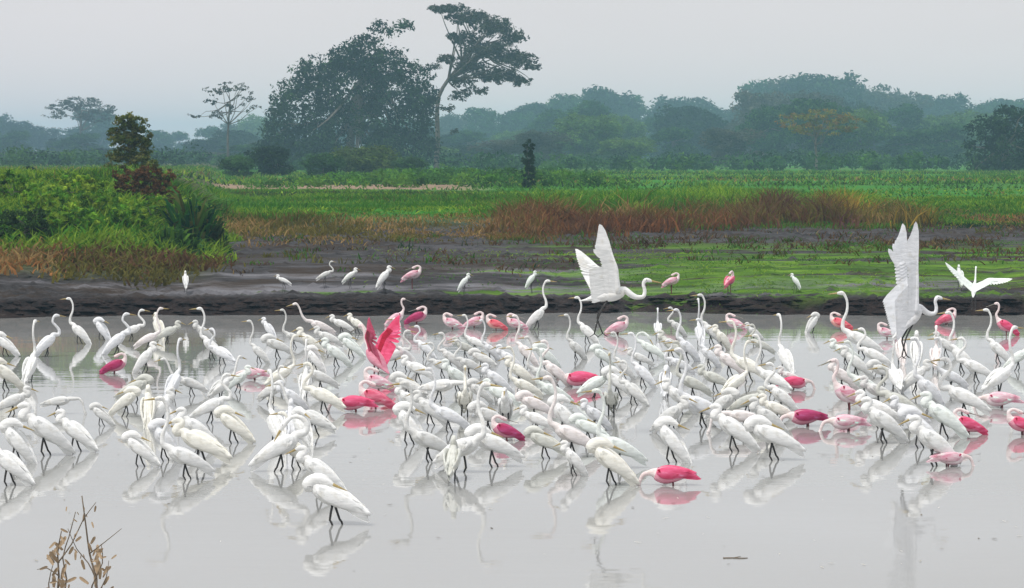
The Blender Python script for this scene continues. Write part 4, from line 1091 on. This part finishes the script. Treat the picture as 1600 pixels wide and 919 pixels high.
for b in BIRDS:
    if b.get('label'): continue
    if (b['px'], b['py']) in SPECIAL: b['label'] = SPECIAL[(b['px'], b['py'])]; continue
    k = min(range(len(LAND)), key=lambda q: (LAND[q][0] - b['px']) ** 2 + (1.3 * (LAND[q][1] - b['py'])) ** 2)
    dx, dy = b['px'] - LAND[k][0], b['py'] - LAND[k][1]
    if abs(dx) > 2.2 * abs(dy): w_ = 'to the right of' if dx > 0 else 'to the left of'
    elif abs(dy) > 2.2 * abs(dx): w_ = 'in front of' if dy > 0 else 'behind'
    else: w_ = ('in front and ' if dy > 0 else 'behind and ') + ('right of' if dx > 0 else 'left of')
    buckets.setdefault((TONE[b['tone']] + ' ' + LOOK[b['proto']], w_, k), []).append((math.hypot(dx, dy), b))
for (look, w_, k), L in buckets.items():
    L.sort(key=lambda q: q[0])
    for j, (_, b) in enumerate(L):
        pre = ('nearest ' if len(L) > 1 else '') if j == 0 else ORD[j] + 'nearest '
        b['label'] = f'{pre}{look} egret {w_} {LAND[k][2]}'
for b in BIRDS:
    sp_ = b['proto'].startswith('spoon')
    fl = b['proto'].startswith('fly')
    tag(b['o'], b['label'], 'spoonbill' if sp_ else 'egret',
        'flying egrets' if fl else ('spoonbills' if sp_ else 'egrets') + (' resting on the mud bank' if b['bank'] else ' crowded in the shallow water'))

# small drifting feathers and scum round the flock
n_ = 900
fx = rng.uniform(-9, 9, n_); fy = rng.uniform(21, 52, n_); kk = np.abs(fx) < .21 * fy; fx, fy = fx[kk], fy[kk]; n_ = len(fx)
a_ = rng.uniform(0, 6.28, n_); L_ = rng.uniform(.008, .035, n_) * rng.uniform(.5, 1.5, n_)
dx_, dy_ = np.cos(a_) * L_, np.sin(a_) * L_
zz_ = np.full(n_, .006)
V = np.stack([np.stack([fx - dx_, fy - dy_, zz_], 1), np.stack([fx + dy_ * .35, fy - dx_ * .35, zz_ + .003], 1), np.stack([fx + dx_, fy + dy_, zz_ + .006], 1), np.stack([fx - dy_ * .35, fy + dx_ * .35, zz_ + .003], 1)], 1).reshape(-1, 3)
T = np.repeat(np.where(rng.uniform(0, 1, (n_, 1)) < .55, np.array([[.75, .74, .70]]), np.array([[.16, .13, .09]])), 4, 0)
tag(link(bpy.data.objects.new('drifting_debris', np_mesh('drifting_debris', V, np.arange(n_ * 4).reshape(-1, 4), [M['leaf']], tint=T))), 'tiny loose feathers and scum drifting on the water round the birds', kind='stuff')

# ------------------------------------------------------------------ humid air: one even box of haze
hb_ = MB(); x0, x1, y0, y1, z0_, z1_ = -1500, 1500, -100, 2400, -3.0, 32
hb_.add([(x0, y0, z0_), (x1, y0, z0_), (x1, y1, z0_), (x0, y1, z0_), (x0, y0, z1_), (x1, y0, z1_), (x1, y1, z1_), (x0, y1, z1_)],
        [(0, 3, 2, 1), (4, 5, 6, 7), (0, 1, 5, 4), (1, 2, 6, 5), (2, 3, 7, 6), (3, 0, 4, 7)])
m = bpy.data.materials.new('haze'); m.use_nodes = True
n, l = m.node_tree.nodes, m.node_tree.links
n.clear()
out = n.new('ShaderNodeOutputMaterial'); pv = n.new('ShaderNodeVolumePrincipled')
pv.inputs['Color'].default_value = (.47, .76, .95, 1)
pv.inputs['Density'].default_value = HAZE
pv.inputs['Anisotropy'].default_value = 0.0
l.new(pv.outputs[0], out.inputs['Volume'])
o = link(bpy.data.objects.new('haze', hb_.mesh('haze', [m], False)))
o.display_type = 'WIRE'
tag(o, 'pale bluish humid haze', kind='stuff')
